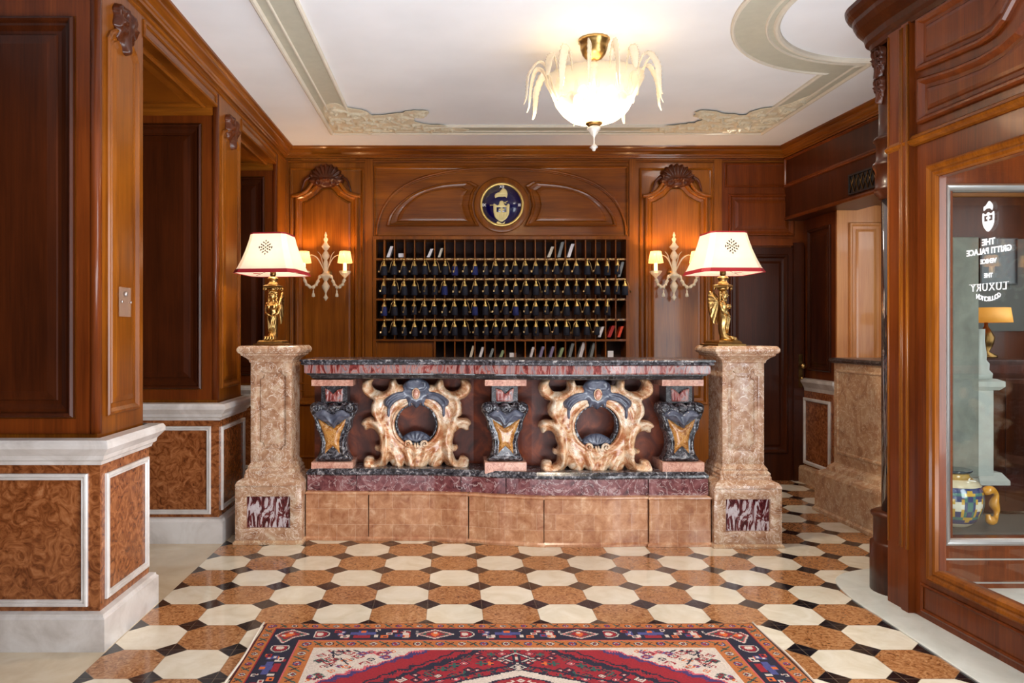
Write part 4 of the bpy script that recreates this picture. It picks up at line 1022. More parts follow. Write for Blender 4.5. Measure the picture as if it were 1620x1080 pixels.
# ------------------------------------------------------------------ table lamps
def rot(mb, c, a):
    ca, sa = cos(a), sin(a)
    mb.v = [(c[0]+(p[0]-c[0])*ca-(p[1]-c[1])*sa, c[1]+(p[0]-c[0])*sa+(p[1]-c[1])*ca, p[2]) for p in mb.v]; return mb
def table_lamp(cx, cy, z0, fa, sa, label):
    r = empty('table_lamp', (cx, cy, z0), label, 'lamp')
    c = (cx, cy)
    sq = lambda h: [(cx-h, cy-h), (cx+h, cy-h), (cx+h, cy+h), (cx-h, cy+h)]
    mb = MB().panel(TH, sq(0.098), [(0,z0+0.0006),(0,z0+0.010),(0.012,z0+0.013),(0.016,z0+0.014),(0.020,z0+0.026),(0.030,z0+0.034)]); rot(mb, c, fa*0.25).build('lamp_base', M['gold_l'] if 'gold_l' in M else M['brass'], r)
    R = [(.034,-.026,.034,.046),(.048,-.026,.036,.046),(.060,-.016,.030,.036),(.080,-.004,.026,.028),(.11,.002,.026,.026),(.14,-.004,.030,.031),(.17,-.008,.034,.036),(.195,-.004,.034,.032),(.215,.0,.029,.026),(.232,-.006,.033,.030),(.250,-.010,.038,.034),(.262,-.004,.040,.027),(.273,.0,.036,.021),(.281,.0,.018,.015),(.290,-.003,.0135,.013),(.297,-.008,.015,.018),(.307,-.009,.019,.021),(.320,-.007,.021,.023),(.334,-.003,.020,.022),(.346,0,.013,.014)]
    n = 28; rings = []
    for z, yo, rx, ry in R:
        fold = 0.07 if z < .2 and z > .06 else 0.0
        rings.append([(cx+rx*(1+fold*sin(9*a+z*40))*cos(a), cy+yo+ry*(1+fold*sin(9*a+z*40))*sin(a), z0+z) for a in [2*pi*i/n for i in range(n)]])
    mb = MB(); mb.loft(rings)
    for s in (-1, 1):
        mb.ball((cx+s*.017, cy-.034, z0+.246), .0155, 12, (1,.9,1))                        # bust
        mb.ball((cx+s*.038, cy-.002, z0+.262), .014, 10)                                   # shoulder
        mb.tube([(cx+s*.040,cy,z0+.262),(cx+s*.048,cy-.004,z0+.235),(cx+s*.040,cy-.020,z0+.205),(cx+s*.012,cy-.034,z0+.190)], [.012,.010,.008,.006], 8)
        mb.ball((cx+s*.0075, cy-.0275, z0+.322), .0035, 8); mb.tube([(cx+s*.003,cy-.0275,z0+.3275),(cx+s*.013,cy-.0255,z0+.3275)], .002, 5)
    mb.tube([(cx, cy-.027, z0+.325), (cx, cy-.034, z0+.314), (cx, cy-.028, z0+.312)], [.002,.0035,.003], 7)
    mb.tube([(cx-.006, cy-.0265, z0+.306), (cx, cy-.0285, z0+.3055), (cx+.006, cy-.0265, z0+.306)], [.0012,.0028,.0012], 6)
    for k in range(-2, 3):                                                               # drapery folds
        mb.tube([(cx+k*.012, cy-.036+abs(k)*.004, z0+.19), (cx+k*.013+.004, cy-.040+abs(k)*.004, z0+.165), (cx+k*.010, cy-.034+abs(k)*.003, z0+.12), (cx+k*.008, cy-.030+abs(k)*.002, z0+.075)], [.004,.005,.004,.003], 6)
    mb.tube([(cx-.034,cy-.01,z0+.205),(cx,cy-.042,z0+.185),(cx+.034,cy-.02,z0+.17)], .006, 7)
    for k in range(4):                                                                    # lion toes
        mb.tube([(cx+(k-1.5)*.0165, cy-.045, z0+.052), (cx+(k-1.5)*.018, cy-.066, z0+.050), (cx+(k-1.5)*.018, cy-.074, z0+.041)], [.009,.0105,.007], 8)
        mb.tube([(cx+(k-1.5)*.018, cy-.076, z0+.042), (cx+(k-1.5)*.018, cy-.082, z0+.036)], [.004,.0015], 6)
    fg = rot(mb, c, fa).build('caryatid', M['brass'], r)
    mb = MB(); random.seed(2)
    for s in (-1, 1):
        for k in range(7):
            z = z0+.338-k*.0125
            mb.ball((cx+s*(.020+.003*(k % 2)+k*.0012), cy-.010+.004*(k % 2), z), .0085, 8)
            mb.ball((cx+s*(.016), cy+.012, z), .010, 8)
    for k in range(7):
        a = pi*k/6; mb.ball((cx+.020*cos(a), cy-.016, z0+.330+.014*sin(a)), .0068, 8)
    mb.ball((cx, cy+.008, z0+.325), .022, 12)
    rot(mb, c, fa).build('hair', M['brass'], fg)
    for s in (-1, 1):
        W = [(0.02,.27),(0.045,.31),(0.075,.345),(0.088,.33),(0.092,.28),(0.086,.22),(0.070,.165),(0.052,.135),(0.045,.16),(0.032,.21)]
        Tw = lambda u, v, n, s=s: (cx+s*(.030+n+0.06*(u-.02)), cy+u-.006, z0+v)
        st = [([(.03+.004*k, .30-.012*k), (.085-.003*k, .315-.026*k)], .004, .006) for k in range(6)]
        mb = MB(); relief(mb, Tw, crom(W, 4), (), st, H=.006, R=.01, thick=.003, step=.005)
        rot(mb, c, fa).build('wing', M['brass'], r)
    # ionic capital, neck, socket
    mb = MB(); mb.lathe([(.012,.342),(.026,.352),(.034,.360),(.030,.366)], (cx,cy,z0), 20)
    mb.panel(TH, sq(.044), [(0,z0+.366),(-.004,z0+.372),(-.004,z0+.380),(.004,z0+.384),(.010,z0+.386)])
    for s in (-1, 1):
        for t in (-1, 1):
            mb.tube([(cx+s*.042+.014*(1-i/22)*cos(s*i*.42+pi/2)*1, cy+t*.040, z0+.362+.014*(1-i/22)*sin(s*i*.42+pi/2)) for i in range(20)], .0042, 6)
    rot(mb, c, fa).build('capital', M['brass'], r)
    MB().lathe([(.034,.386),(.036,.392),(.026,.398),(.024,.410),(.030,.420),(.036,.426),(.030,.434),(.018,.438),(.014,.446)], (cx,cy,z0), 24).build('neck', M['brass'], r)
    MB().lathe([(.017,.446),(.019,.450),(.019,.484),(.014,.490)], (cx,cy,z0), 18).build('socket', M['brassdark'], r)
    MB().ball((cx,cy,z0+.535), .026, 12, (1,1,1.4)).build('bulb', M['candle'], r)
    # square shade with clipped corners
    def oct_(h, ch, z): return [(cx+x, cy+y, z0+z) for x, y in ((-h+ch,-h),(h-ch,-h),(h,-h+ch),(h,h-ch),(h-ch,h),(-h+ch,h),(-h,h-ch),(-h,-h+ch))]
    prof = [(.198,.040,.455),(.180,.037,.49),(.160,.034,.54),(.140,.031,.60),(.124,.028,.66),(.114,.026,.706)]
    mb = MB(); vs = []; fs = []
    for h, ch, z in prof: vs += oct_(h, ch, z)
    for h, ch, z in prof[::-1]: vs += oct_(h-.002, ch-.001, z)
    for j in range(len(prof)*2-1):
        for k in range(8): fs.append((j*8+k, j*8+(k+1) % 8, (j+1)*8+(k+1) % 8, (j+1)*8+k))
    mb.add(vs, fs); sh = rot(mb, c, sa).build('lamp_shade', M['shade'], r)
    for (za, zb, h0, h1, cc) in ((.452,.476,.2015,.1895,.040),(.700,.709,.1175,.116,.026)):
        mb = MB(); mb.loft([oct_(h0,cc,za), oct_(h1,cc,zb), oct_(h1-.003,cc,zb), oct_(h0-.003,cc,za), oct_(h0,cc,za)], False, False)
        rot(mb, c, sa).build('ribbon_trim', M['redtrim'], sh)
    mb = MB()
    TE = lambda u, v, n: (cx+u, cy-(.198-(.198-.1235)*((z0*0+v-.455)/(.66-.455))*1.0)-n+(.004 if v > .5 else .0), z0+v)
    def hw(v):
        P = [(.455,.198),(.49,.180),(.54,.160),(.60,.140),(.66,.124),(.706,.114)]
        for (a, ha), (b_, hb) in zip(P, P[1:]):
            if v <= b_: return ha+(hb-ha)*(v-a)/(b_-a)
        return .114
    TE = lambda u, v, n: (cx+u, cy-hw(v)-n, z0+v)
    def dot(u, v, a, l=.010, w=.0046):
        du, dv = cos(a)*l, sin(a)*l; pu, pv = -sin(a)*w, cos(a)*w; v += .612
        q = [(u-du,v-dv),(u-pu,v-pv),(u+du,v+dv),(u+pu,v+pv)]
        mb.add([TE(a_, b_, .0012) for a_, b_ in q]+[TE(a_, b_, .003) for a_, b_ in q], [(0,1,2,3),(4,5,6,7),(0,1,5,4),(1,2,6,5),(2,3,7,6),(3,0,4,7)])
    for s in (-1, 1):
        for (u, v, a) in ((.013,.031,.8),(.026,.018,.8),(.040,.0,1.5),(.028,-.016,-.8),(.014,-.030,-.8),(.013,.010,1.0),(.026,.001,.0),(.013,-.010,-1.0)):
            dot(s*u, v, a if s > 0 else pi-a)
    for v in (.042,.022,.0,-.021,-.042): dot(0, v, pi/2, .008, .0042)
    rot(mb, c, sa).build('embroidered_emblem', M['blackink'], sh)
    mb = MB()
    for dx, dy in ((1,1),(1,-1),(-1,1),(-1,-1)): mb.tube([(cx+dx*.014,cy+dy*.014,z0+.486),(cx+dx*.175,cy+dy*.175,z0+.462)], .0015, 5)
    rot(mb, c, sa).build('shade_carrier', M['brassdark'], r)
    point('lamp_glow', (cx, cy, z0+.56), 9, (1.0,0.86,0.68), 0.035)
    return r
table_lamp(-1.14, 4.79, 1.224, -0.15, -0.10, 'lit lamp with brass winged figure facing forward, on the left pedestal')
table_lamp(1.715, 4.73, 1.224, 0.95, 0.04, 'lit lamp with brass winged figure turned to the right, on the right pedestal')

# ------------------------------------------------------------------ wall sconces
def sconce(cx, label):
    YW = BY-0.014
    r = empty('wall_sconce', (cx, YW, 1.85), label, 'wall light')
    cy = YW-0.075
    MB().lathe([(.045,0),(.045,-.012),(.03,-.02),(.012,-.07)], (cx, YW, 1.835), 20, 'y').build('wall_plate', M['brass'], r)
    MB().lathe([(.001,1.585),(.012,1.60),(.022,1.615),(.010,1.635),(.006,1.65),(.014,1.67),(.030,1.70),(.034,1.72),(.018,1.745),(.012,1.76),(.030,1.785),(.052,1.80),(.056,1.812),(.030,1.825),(.020,1.84),(.024,1.88),(.020,1.92),(.014,1.945),(.030,1.965),(.034,1.985),(.020,2.01),(.010,2.025),(.028,2.045),(.038,2.06),(.022,2.08),(.010,2.10),(.016,2.115),(.018,2.13),(.007,2.145),(.012,2.16),(.003,2.19)], (cx, cy, 0), 18, ripple=lambda a, z: .10*sin(a*6+z*60)).build('glass_stem', M['murano'], r)
    for s in (-1, 1):
        ex, ey = cx+s*.178, cy-.07
        pts = crom([(cx+s*.02,cy,1.81),(cx+s*.05,cy-.01,1.80),(cx+s*.075,cy-.02,1.74),(cx+s*.11,cy-.04,1.705),(cx+s*.155,cy-.06,1.73),(ex,ey,1.79)], 5, False)
        mb = MB(); mb.tube(pts, [.011+.004*sin(i*1.5) for i in range(len(pts))], 8)
        for i in range(2, len(pts)-1, 3): mb.ball((pts[i][0], pts[i][1], pts[i][2]-.006), .0165, 8, (1,1,.8))
        am = mb.build('glass_arm', M['murano'], r)
        mb = MB(); q = pts[int(len(pts)*.55)]
        mb.lathe([(.002,.0),(.003,-.02),(.008,-.028),(.005,-.036),(.013,-.055),(.016,-.075),(.004,-.08),(.001,-.082)], (q[0],q[1],q[2]-.01), 10); mb.build('glass_drop', M['murano'], am)
        MB().lathe([(.004,1.775),(.014,1.79),(.040,1.815),(.052,1.835),(.050,1.842),(.034,1.828),(.012,1.826)], (ex,ey,0), 20, ripple=lambda a, z: .12*sin(a*9)).build('candle_cup', M['murano'], r)
        MB().lathe([(.020,1.826),(.016,1.84),(.015,1.905),(.008,1.915)], (ex,ey,0), 14).build('candle', M['candle'], r)
        k = 64; rp = lambda a, z: .05*sin(a*20)
        MB().lathe([(.062,1.912),(.056,1.945),(.049,1.985),(.044,2.012),(.043,2.012),(.048,1.985),(.055,1.945),(.061,1.912)], (ex,ey,0), 88, ripple=rp).build('pleated_shade', M['shade_s'], r)
        point('sconce_glow', (ex, ey, 1.985), 8, WARM, 0.015)
        # curved leaves
        lp = crom([(cx+s*.012,cy-.01,1.84),(cx+s*.035,cy-.02,1.90),(cx+s*.07,cy-.03,1.96),(cx+s*.12,cy-.03,1.985),(cx+s*.16,cy-.02,1.96)], 5, False)
        MB().tube(lp, [.006+.012*sin(pi*min(1,i/(len(lp)-1)*1.05)) for i in range(len(lp))], 8, flat=.3).build('glass_leaf', M['murano'], r)
        lp = crom([(cx+s*.010,cy+.01,1.85),(cx+s*.03,cy+.015,1.92),(cx+s*.05,cy+.02,1.99),(cx+s*.075,cy+.015,2.02)], 5, False)
        MB().tube(lp, [.005+.010*sin(pi*min(1,i/(len(lp)-1)*1.05)) for i in range(len(lp))], 8, flat=.3).build('glass_leaf', M['murano'], r)
    return r
sconce(-1.10, 'gold glass wall sconce with two pleated shades, left of the key rack')
sconce(1.95, 'gold glass wall sconce with two pleated shades, right of the key rack')

# ------------------------------------------------------------------ chandelier
ch = empty('chandelier', (0.80, 4.2, CZ), 'glass bowl chandelier with curling glass leaves hanging from the ceiling', 'chandelier')
cx, cy = 0.80, 4.2
MB().lathe([(.085,CZ),(.088,2.935),(.078,2.925),(.076,2.90),(.064,2.865),(.046,2.842),(.030,2.832),(.020,2.828)], (cx,cy,0), 32, ripple=lambda a, z: .035*sin(a*14)).build('canopy', M['goldglass'] if 'goldglass' in M else M['brass'], ch)
MB().lathe([(.015,2.83),(.013,2.82),(.022,2.81),(.022,2.80),(.010,2.79),(.014,2.775),(.020,2.765),(.014,2.752),(.008,2.745),(.008,2.50)], (cx,cy,0), 16).build('stem', M['murano'], ch)
mb = MB(); mb.lathe([(.265,2.728),(.272,2.732),(.262,2.705),(.240,2.665),(.222,2.625),(.212,2.600),(.204,2.588),(.192,2.560),(.168,2.530),(.130,2.500),(.085,2.483),(.040,2.478)], (cx,cy,0), 96, ripple=lambda a, z: .032*sin(a*26))
mb.build('glass_bowl', M['bowl'], ch)
mb = MB(); N = 96
mb.tube([(cx+.214*cos(a), cy+.214*sin(a), 2.598+.008*sin(a*18)) for a in [2*pi*i/N for i in range(N+1)]], .0065, 6)
mb.build('rope_rim', M['murano'], ch)
MB().lathe([(.046,2.484),(.048,2.476),(.040,2.468),(.012,2.466)], (cx,cy,0), 24).build('bottom_cap', M['brass'], ch)
MB().lathe([(.012,2.468),(.036,2.455),(.038,2.444),(.024,2.43),(.020,2.42),(.008,2.405),(.004,2.395),(.004,2.365),(.012,2.355),(.024,2.345),(.012,2.335),(.008,2.325),(.001,2.322)], (cx,cy,0), 16, ripple=lambda a, z: .12*sin(a*5)).build('finial', M['crystal'], ch)
NL = 16
for k in range(NL):
    a = 2*pi*(k+.35)/NL; rr = random.Random(k); h = .0+.02*rr.random(); e = rr.uniform(-.01,.02)
    P = [(.255,2.70),(.272,2.765),(.295,2.800+h*.5),(.330,2.795+h),(.358+e,2.73),(.366+e,2.66),(.372+e,2.60),(.385+e,2.565)]
    if k % 4 == 1: P = [(.255,2.70),(.268,2.77),(.285,2.81),(.305,2.80),(.318,2.76),(.322,2.73),(.326,2.70),(.333,2.69)]
    pts = crom([(cx+r_*cos(a), cy+r_*sin(a), z_) for r_, z_ in P], 6, False); m_ = len(pts)
    rad = [max(.003, (.0045+.017*sin(pi*(i/(m_-1))**.8))*(1+.28*(i % 2))) for i in range(m_)]
    MB().tube(pts, rad, 8, flat=.3).build('glass_leaf', M['murano'], ch)
for k in range(4):
    a = pi/4+pi/2*k; MB().ball((cx+.11*cos(a), cy+.11*sin(a), 2.63), .028, 12, (1,1,1.3)).build('bulb', M['candle'], ch)
sl = bpy.data.lights.new('chandelier_downlight', 'SPOT'); sl.energy = 215; sl.color = (1.0,.86,.68); sl.spot_size = 2.75; sl.spot_blend = 0.35; sl.shadow_soft_size = 0.06
so = bpy.data.objects.new('chandelier_downlight', sl); COL.objects.link(so); so.location = (cx, cy, 2.70)

# ------------------------------------------------------------------ rug
def make_rug():
    x0, x1, y1, y0 = -0.83, 1.35, 3.345, 0.30
    d = 0.0055; W = int((x1-x0)/d); L = int((y1-y0)/d)
    X = (np.arange(W)+.5)*d; Yv = (np.arange(L)+.5)*d
    XX, YY = np.meshgrid(X, Yv); w = W*d; l = L*d       # YY measured from the far edge
    e = np.minimum(np.minimum(XX, w-XX), np.minimum(YY, l-YY))
    img = np.zeros((L, W, 3)); red = lin((146,18,34)); nav = lin((24,20,44)); tan = lin((176,100,46)); wht = lin((204,188,174)); pk = lin((196,84,92)); grn = lin((38,82,74)); blu = lin((70,72,128)); org = lin((206,98,40)); drk = lin((48,16,22))
    img[:] = red
    rng = np.random.RandomState(4)
    # along-border coordinates
    side = np.argmin(np.stack([XX, w-XX, YY, l-YY]), axis=0)
    along = np.where(side < 2, YY, XX)
    def put(mask, col): img[mask] = col
    # field motifs: mirrored about the centre
    fx = np.abs(XX-w/2); fy = np.abs(YY-l/2)
    base = np.random.RandomState(11)
    pts = []
    for gx in np.arange(0.0, 0.9, 0.050):
        for gy in np.arange(0.0, 1.35, 0.046):
            pts.append((gx+base.uniform(-.012,.012), gy+base.uniform(-.012,.012), base.randint(7), base.uniform(.7,1.15)))
    cols = [wht, pk, nav, grn, org, wht, nav]
    for (gx, gy, t, s) in pts:
        x_ = np.abs(fx-gx); y_ = np.abs(fy-gy); m = (x_ < .04) & (y_ < .04)
        if t < 3:
            put(m & (x_+y_ < .026*s), nav if t else drk); put(m & (x_+y_ < .021*s), cols[t]); put(m & (x_+y_ < .013*s), red); put(m & (x_+y_ < .007), wht)
        elif t < 5:
            put(m & ((x_ < .005) & (y_ < .022*s) | (y_ < .005) & (x_ < .022*s)), cols[t]); put(m & ((np.abs(x_-.014) < .005) & (np.abs(y_-.014) < .005)), nav)
        else:
            put(m & (np.abs(x_+y_-.02*s) < .004), cols[t]); put(m & (np.abs(x_-y_) < .003) & (x_ < .018), grn)
    # central medallion: stepped lozenge with pendants
    q = .006; lozx = np.round(fx/q)*q; lozy = np.round(fy/q)*q
    lz = (lozy+.435*lozx)/1.05
    put((np.abs(lz-1.05) < .008), nav)
    put(lz < 1.012, nav); put(lz < 1.0, wht); put(lz < .955, nav); put(lz < .945, red)
    mm = (lz < .93)
    for (gx, gy, t, s) in pts[::2]:
        x_ = np.abs(fx-gx*.8); y_ = np.abs(fy-gy*.8); m = mm & (x_+y_ < .03); put(m & (x_+y_ < .022), wht if t % 2 else blu); put(m & (x_+y_ < .012), red)
    put(lozx/.22+lozy/.34 < 1.05, wht); put(lozx/.22+lozy/.34 < 1.0, nav)
    for (gx, gy, t, s) in pts[::3]:
        x_ = np.abs(fx-gx*.5); y_ = np.abs(fy-gy*.5); put((lozx/.22+lozy/.34 < .95) & (x_+y_ < .016), cols[t])
    # pendants toward the ends
    for k, (cy_, r1) in enumerate(((1.075,.02),(1.155,.045))):
        a_ = np.abs(fy-cy_)
        put(lozx/1.3+a_ < r1+.014, nav); put(lozx/1.3+a_ < r1+.006, wht); put(lozx/1.3+a_ < r1-.002, nav); put(lozx/1.3+a_ < r1-.012, red); put(lozx+a_ < .014, wht)
    put((fx < .016) & (fy > 1.1) & (fy < 1.19) & (np.abs(fx) > .006), nav)
    # corner spandrels
    bi = .285; cu = w/2-bi-fx; cv = l/2-bi-fy            # distance from inner corner
    cu2 = np.round(cu/.011)*.011; cv2 = np.round(cv/.011)*.011
    sd = cu2/.40+cv2/.30
    inn = (cu > 0) & (cv > 0)
    wob = sd+.05*np.sin(cu*70)*np.sin(cv*60)
    put(inn & (wob < 1.72), nav); put(inn & (wob < 1.60), red); put(inn & (wob < 1.52) & (wob > 1.46), nav); put(inn & (wob < 1.16), lin((60,44,96))); put(inn & (wob < 1.08), pk); put(inn & (wob < 1.03), wht)
    sub = inn & (wob < .97)
    for k in range(120):
        a_, b_ = base.uniform(0,.5), base.uniform(0,.32); r_ = base.uniform(.012,.034); t = base.randint(6)
        dd = np.abs(cu-a_)+np.abs(cv-b_)*1.3
        put(sub & (dd < r_), [nav,grn,red,pk,org,blu][t]); put(sub & (dd < r_*.6), [wht,red,wht,nav,wht,red][t]); put(sub & (dd < r_*.25), [red,nav,grn,wht,nav,wht][t])
    for k in range(14):
        a_, b_ = base.uniform(0,.5), base.uniform(0,.32); ang = base.uniform(0,3.1)
        ll = np.abs((cu-a_)*np.cos(ang)+(cv-b_)*np.sin(ang)); pp = np.abs(-(cu-a_)*np.sin(ang)+(cv-b_)*np.cos(ang))
        put(sub & (ll < .035) & (pp < .004), nav)
    # borders
    put(e < .285, wht)
    zz = e-.272-.008*np.abs(((along/.022) % 1)-.5)*2
    put((e < .285) & (zz > 0), wht); put(e < .266, drk); put(e < .262, tan)
    put(e < .192, pk); put(e < .187, drk); put(e < .183, nav); put(e < .068, drk); put(e < .065, red); put(e < .060, tan); put(e < .012, drk); put(e < .008, lin((140,24,40)))
    # guard stripes
    for (c0, hw) in ((.036,.020),(.226,.026)):
        t = (along/.092) % 1; te = (along/.046) % 1; r0 = np.abs(e-c0); band = r0 < hw
        du = np.abs(t-.5)*.092
        ring = np.sqrt(du**2+r0**2*1.0)
        put(band & (ring < hw*.72), drk); put(band & (ring < hw*.60), np.array(wht)*.8); put(band & (ring < hw*.34), nav); put(band & (ring < hw*.16), red)
        t2 = ((along/.092)+.5) % 1; du2 = (t2-.5)*.092; dv2 = e-c0
        put(band & (np.abs(du2-dv2*.9) < .0055) & (np.abs(du2) < .024), grn); put(band & (np.abs(du2+dv2*.9) < .0045) & (np.abs(du2) < .014), drk)
        alt = ((along/.092).astype(int) % 2) == 0; put(band & (ring < hw*.34) & alt, red); put(band & (ring < hw*.60) & alt & (ring > hw*.4), np.array(blu)*1.0)
    # main navy border: alternating palmettes and squares
    c0 = .126; per = .62; t = (along % per); dv = e-c0; hb = np.abs(dv) < .054
    A = np.abs(t-.14)
    def m(b_, c_): put(hb & b_, c_)
    m((A/.085+np.abs(dv)/.05 < 1.0), wht); m((A/.075+np.abs(dv)/.042 < 1.0), pk); m((A/.065+np.abs(dv)/.038 < 1.0), grn); m((A/.045+np.abs(dv)/.034 < 1.0), red); m((A/.02+np.abs(dv)/.03 < 1.0), org); m((A < .008) & (np.abs(dv+.015) < .008), wht)
    for s in (-1, 1):
        u = t-.14-s*.125; rr_ = np.sqrt(u**2+(dv*1.15)**2)
        m((rr_ < .044) & (u*s > -.022), wht); m((rr_ < .038) & (u*s > -.020), nav); m((rr_ < .033) & (u*s > -.018), red); m((rr_ < .018) & (u*s > -.012), wht)
    u = np.abs(t-.45); m((u < .055) & (np.abs(dv+.008) < .016), blu); m((u < .020) & (np.abs(dv) < .040), blu); m((u < .035) & (np.abs(dv-.026) < .012), red); m((u < .012) & (np.abs(dv+.028) < .010), org); m((np.abs(u-.06) < .008) & (np.abs(dv-.02) < .012), wht)
    for k in range(26):
        tt = base.uniform(0,.62); vv = base.uniform(-.045,.045); u = np.abs(t-tt); v_ = np.abs(dv-vv); far = (np.abs(t-.14) > .075) & (np.abs(np.abs(t-.14)-.125) > .04) & (np.abs(t-.45) > .05)
        m(far & (u < .011) & (v_ < .009), [wht,org,red,blu,grn][k % 5]); m(far & (u < .005) & (v_ < .004), [red,nav,wht][k % 3])
    for k in range(9):
        tt = [.0,.02,.34,.355,.375,.545,.565,.585,.605][k]; vv = [-.025,.022,-.028,.0,.028,.026,-.004,-.030,.014][k]
        u = np.abs(t-tt); v_ = np.abs(dv-vv); c1 = [wht,org,red,blu,wht,org,wht,red,blu][k]
        m((u < .015) & (v_ < .012), c1); m((u < .008) & (v_ < .006), [red,wht,nav,wht,nav,nav,red,wht,red][k])
    jit = rng.uniform(.86, 1.1, (L, W, 1)); img *= jit
    img = np.clip(img, 0, 1)
    # mesh with slightly wavy top and thickness
    gx = x0+np.arange(W+1)*d; gy = y1-np.arange(L+1)*d
    GX, GY = np.meshgrid(gx, gy)
    ed = np.minimum(np.minimum(GX-x0, x0+W*d-GX), np.minimum(y1-GY, GY-(y1-L*d)))
    GZ = 0.0015+0.0075*np.clip(ed/.006, 0, 1)+.0008*np.sin(GX*9)*np.sin(GY*7)
    vx = GX+np.where(GX < x0+.004, .004*np.sin(GY*14)-.004, 0)
    verts = np.stack([vx, GY, GZ], -1).reshape(-1, 3)
    i = np.arange(L)[:,None]*(W+1)+np.arange(W)[None,:]
    quads = np.stack([i, i+(W+1), i+(W+2), i+1], -1).reshape(-1, 4)
    me = bpy.data.meshes.new('oriental_rug'); me.vertices.add(len(verts)); me.vertices.foreach_set('co', verts.ravel())
    me.loops.add(quads.size); me.loops.foreach_set('vertex_index', quads.ravel().astype(np.int32))
    me.polygons.add(len(quads)); me.polygons.foreach_set('loop_start', np.arange(0, quads.size, 4, dtype=np.int32)); me.polygons.foreach_set('loop_total', np.full(len(quads), 4, dtype=np.int32))
    me.update(calc_edges=True)
    at = me.attributes.new('wool', 'FLOAT_COLOR', 'FACE')
    colr = np.ones((L*W, 4), np.float32); colr[:,:3] = img.reshape(-1, 3); at.data.foreach_set('color', colr.ravel())
    me.materials.append(M['wool']); o = bpy.data.objects.new('oriental_rug', me); COL.objects.link(o)
    tag(o, 'red and navy oriental rug on the patterned marble floor before the desk', 'rug')
    ORG[o.name] = Vector((0,0,0))
    for xs in (x0-.006, x0+W*d+.004):
        pts = [(xs+.004*sin(yy*11), yy, .006) for yy in np.linspace(y1-L*d, y1+.01, 60)]
        MB().tube(pts, .005, 6).build('bound_selvedge', M['paper2'], o)
make_rug()

# ------------------------------------------------------------------ right wall and concierge counter
wr = empty('wall_right', (3.1, 6, 0), kind='structure')
TRf = TR(2.96, BY)
def slab(mb, Xf, y0, y1, z0, z1, depth):
    vs = []
    for z in (z0, z1):
        for (y, dx) in ((y0,0),(y1,0),(y1,depth),(y0,depth)): vs.append((Xf(y)+dx, y, z))
    return mb.add(vs, [(0,1,2,3),(4,5,6,7),(0,1,5,4),(1,2,6,5),(2,3,7,6),(3,0,4,7)])
slab(MB(), RW, 3.95, BY, 2.30, CZ-.001, 0.30).build('header_beam', M['wood_d'], wr)
MB().panel(TRf, rect(4.0, BY-.01, 2.60, 2.85), SM, False).build('moulding', M['wood_red'], wr)
mb = MB(); mb.sweep([(RW(BY), BY), (RW(4.0), 4.0)], [(0,2.585),(.014,2.59),(.020,2.60),(.012,2.612),(0,2.615)]); mb.sweep([(RW(BY), BY), (RW(4.0), 4.0)], [(0,2.30),(.010,2.302),(.014,2.315),(.006,2.33),(0,2.332)]); mb.build('moulding', M['wood_red'], wr)
# pilaster block at the far end with dado
MB().box(3.13, 4.9, 6.10, BY, 0, 2.36).build('pilaster', M['wood_red'], wr)
Tq = lambda u, v, n: (3.13-n, u, v)
bol(Tq, rect(6.17, 6.56, 0.98, 2.20), MB(), 0.9, 0.01, 0.02).build('panel', M['wood_d'], wr)
MB().sweep([(3.125, BY), (3.125, 6.095), (3.2, 6.095)], [(0,0.80),(0.012,0.80),(0.02,0.83),(0.045,0.87),(0.05,0.88),(0.05,0.905),(0,0.91)]).build('dado_crown', M['white_marble'], wr)
MB().box(3.11, 3.14, 6.10, BY-.001, 0, 0.80).build('dado', M['verona'], wr)
MB().panel(lambda u, v, n: (3.11-n, u, v), rect(6.14, 6.60, 0.16, 0.74), [(0,0),(0,0.010),(0.006,0.014),(0.022,0.014),(0.030,0.002)], False).build('dado_moulding', M['white_marble'], wr)
o = MB().sweep([(3.11, BY), (3.11, 6.10)], [(0,0),(.05,0),(.05,.12),(.04,.14),(0,.145)]).build('baseboard_right', M['parapet']); o['kind'] = 'structure'
# light panelled far wall of the concierge bay
TG = TF(6.10)
MB().tbox(TG, 3.131, 4.9, 1.0, 2.34, 0, 0.02).build('bay_panelling', M['wood_l'], wr)
for a in (3.225, 3.56, 3.90):
    bol(TF(6.08), rect(a, a+0.275, 0.9, 2.20), MB(), 0.9, 0.01, 0.02).build('panel', M['wood_l'], wr)
MB().box(3.25, 4.9, 3.97, 6.1, 2.345, 2.40).build('bay_ceiling', M['wood_l'], wr)
MB().box(4.85, 4.95, 3.9, 6.1, 0, 2.6).build('bay_side', M['wood_d'], wr)
# counter
cc = empty('concierge_counter', (2.95, 5.0, 0), 'brown marble counter with black top on the right beyond the desk', 'counter')
XP = lambda Y: 2.775+(5.43-Y)*.03
plan_c = lambda off: [(XP(4.70)-off, 4.70), (XP(5.43)-off, 5.43+off), (3.12, 5.43+off), (3.12, 4.70)]
def cpan(prof, name, mat, cap=True):
    mb = MB(); vs = []
    for off, z in prof: vs += [(x, y, z) for x, y in plan_c(off)]
    fs = [(j*4+k, j*4+(k+1) % 4, (j+1)*4+(k+1) % 4, (j+1)*4+k) for j in range(len(prof)-1) for k in range(4)]
    if cap: fs.append(tuple((len(prof)-1)*4+k for k in range(4)))
    mb.add(vs, fs).build(name, mat, cc)
cpan([(.108,0),(.108,.022),(.095,.035),(.095,.275),(.085,.295),(.04,.315),(.03,.345),(.008,.36),(0,.37)], 'plinth', M['parapet'])
cpan([(0,.37),(0,1.088)], 'body', M['parapet'])
cpan([(.012,1.088),(.024,1.094),(.028,1.108),(.022,1.122),(.004,1.126)], 'worktop', M['blackdark'])
TP = lambda u, v, n: (XP(u)-n, u, v)
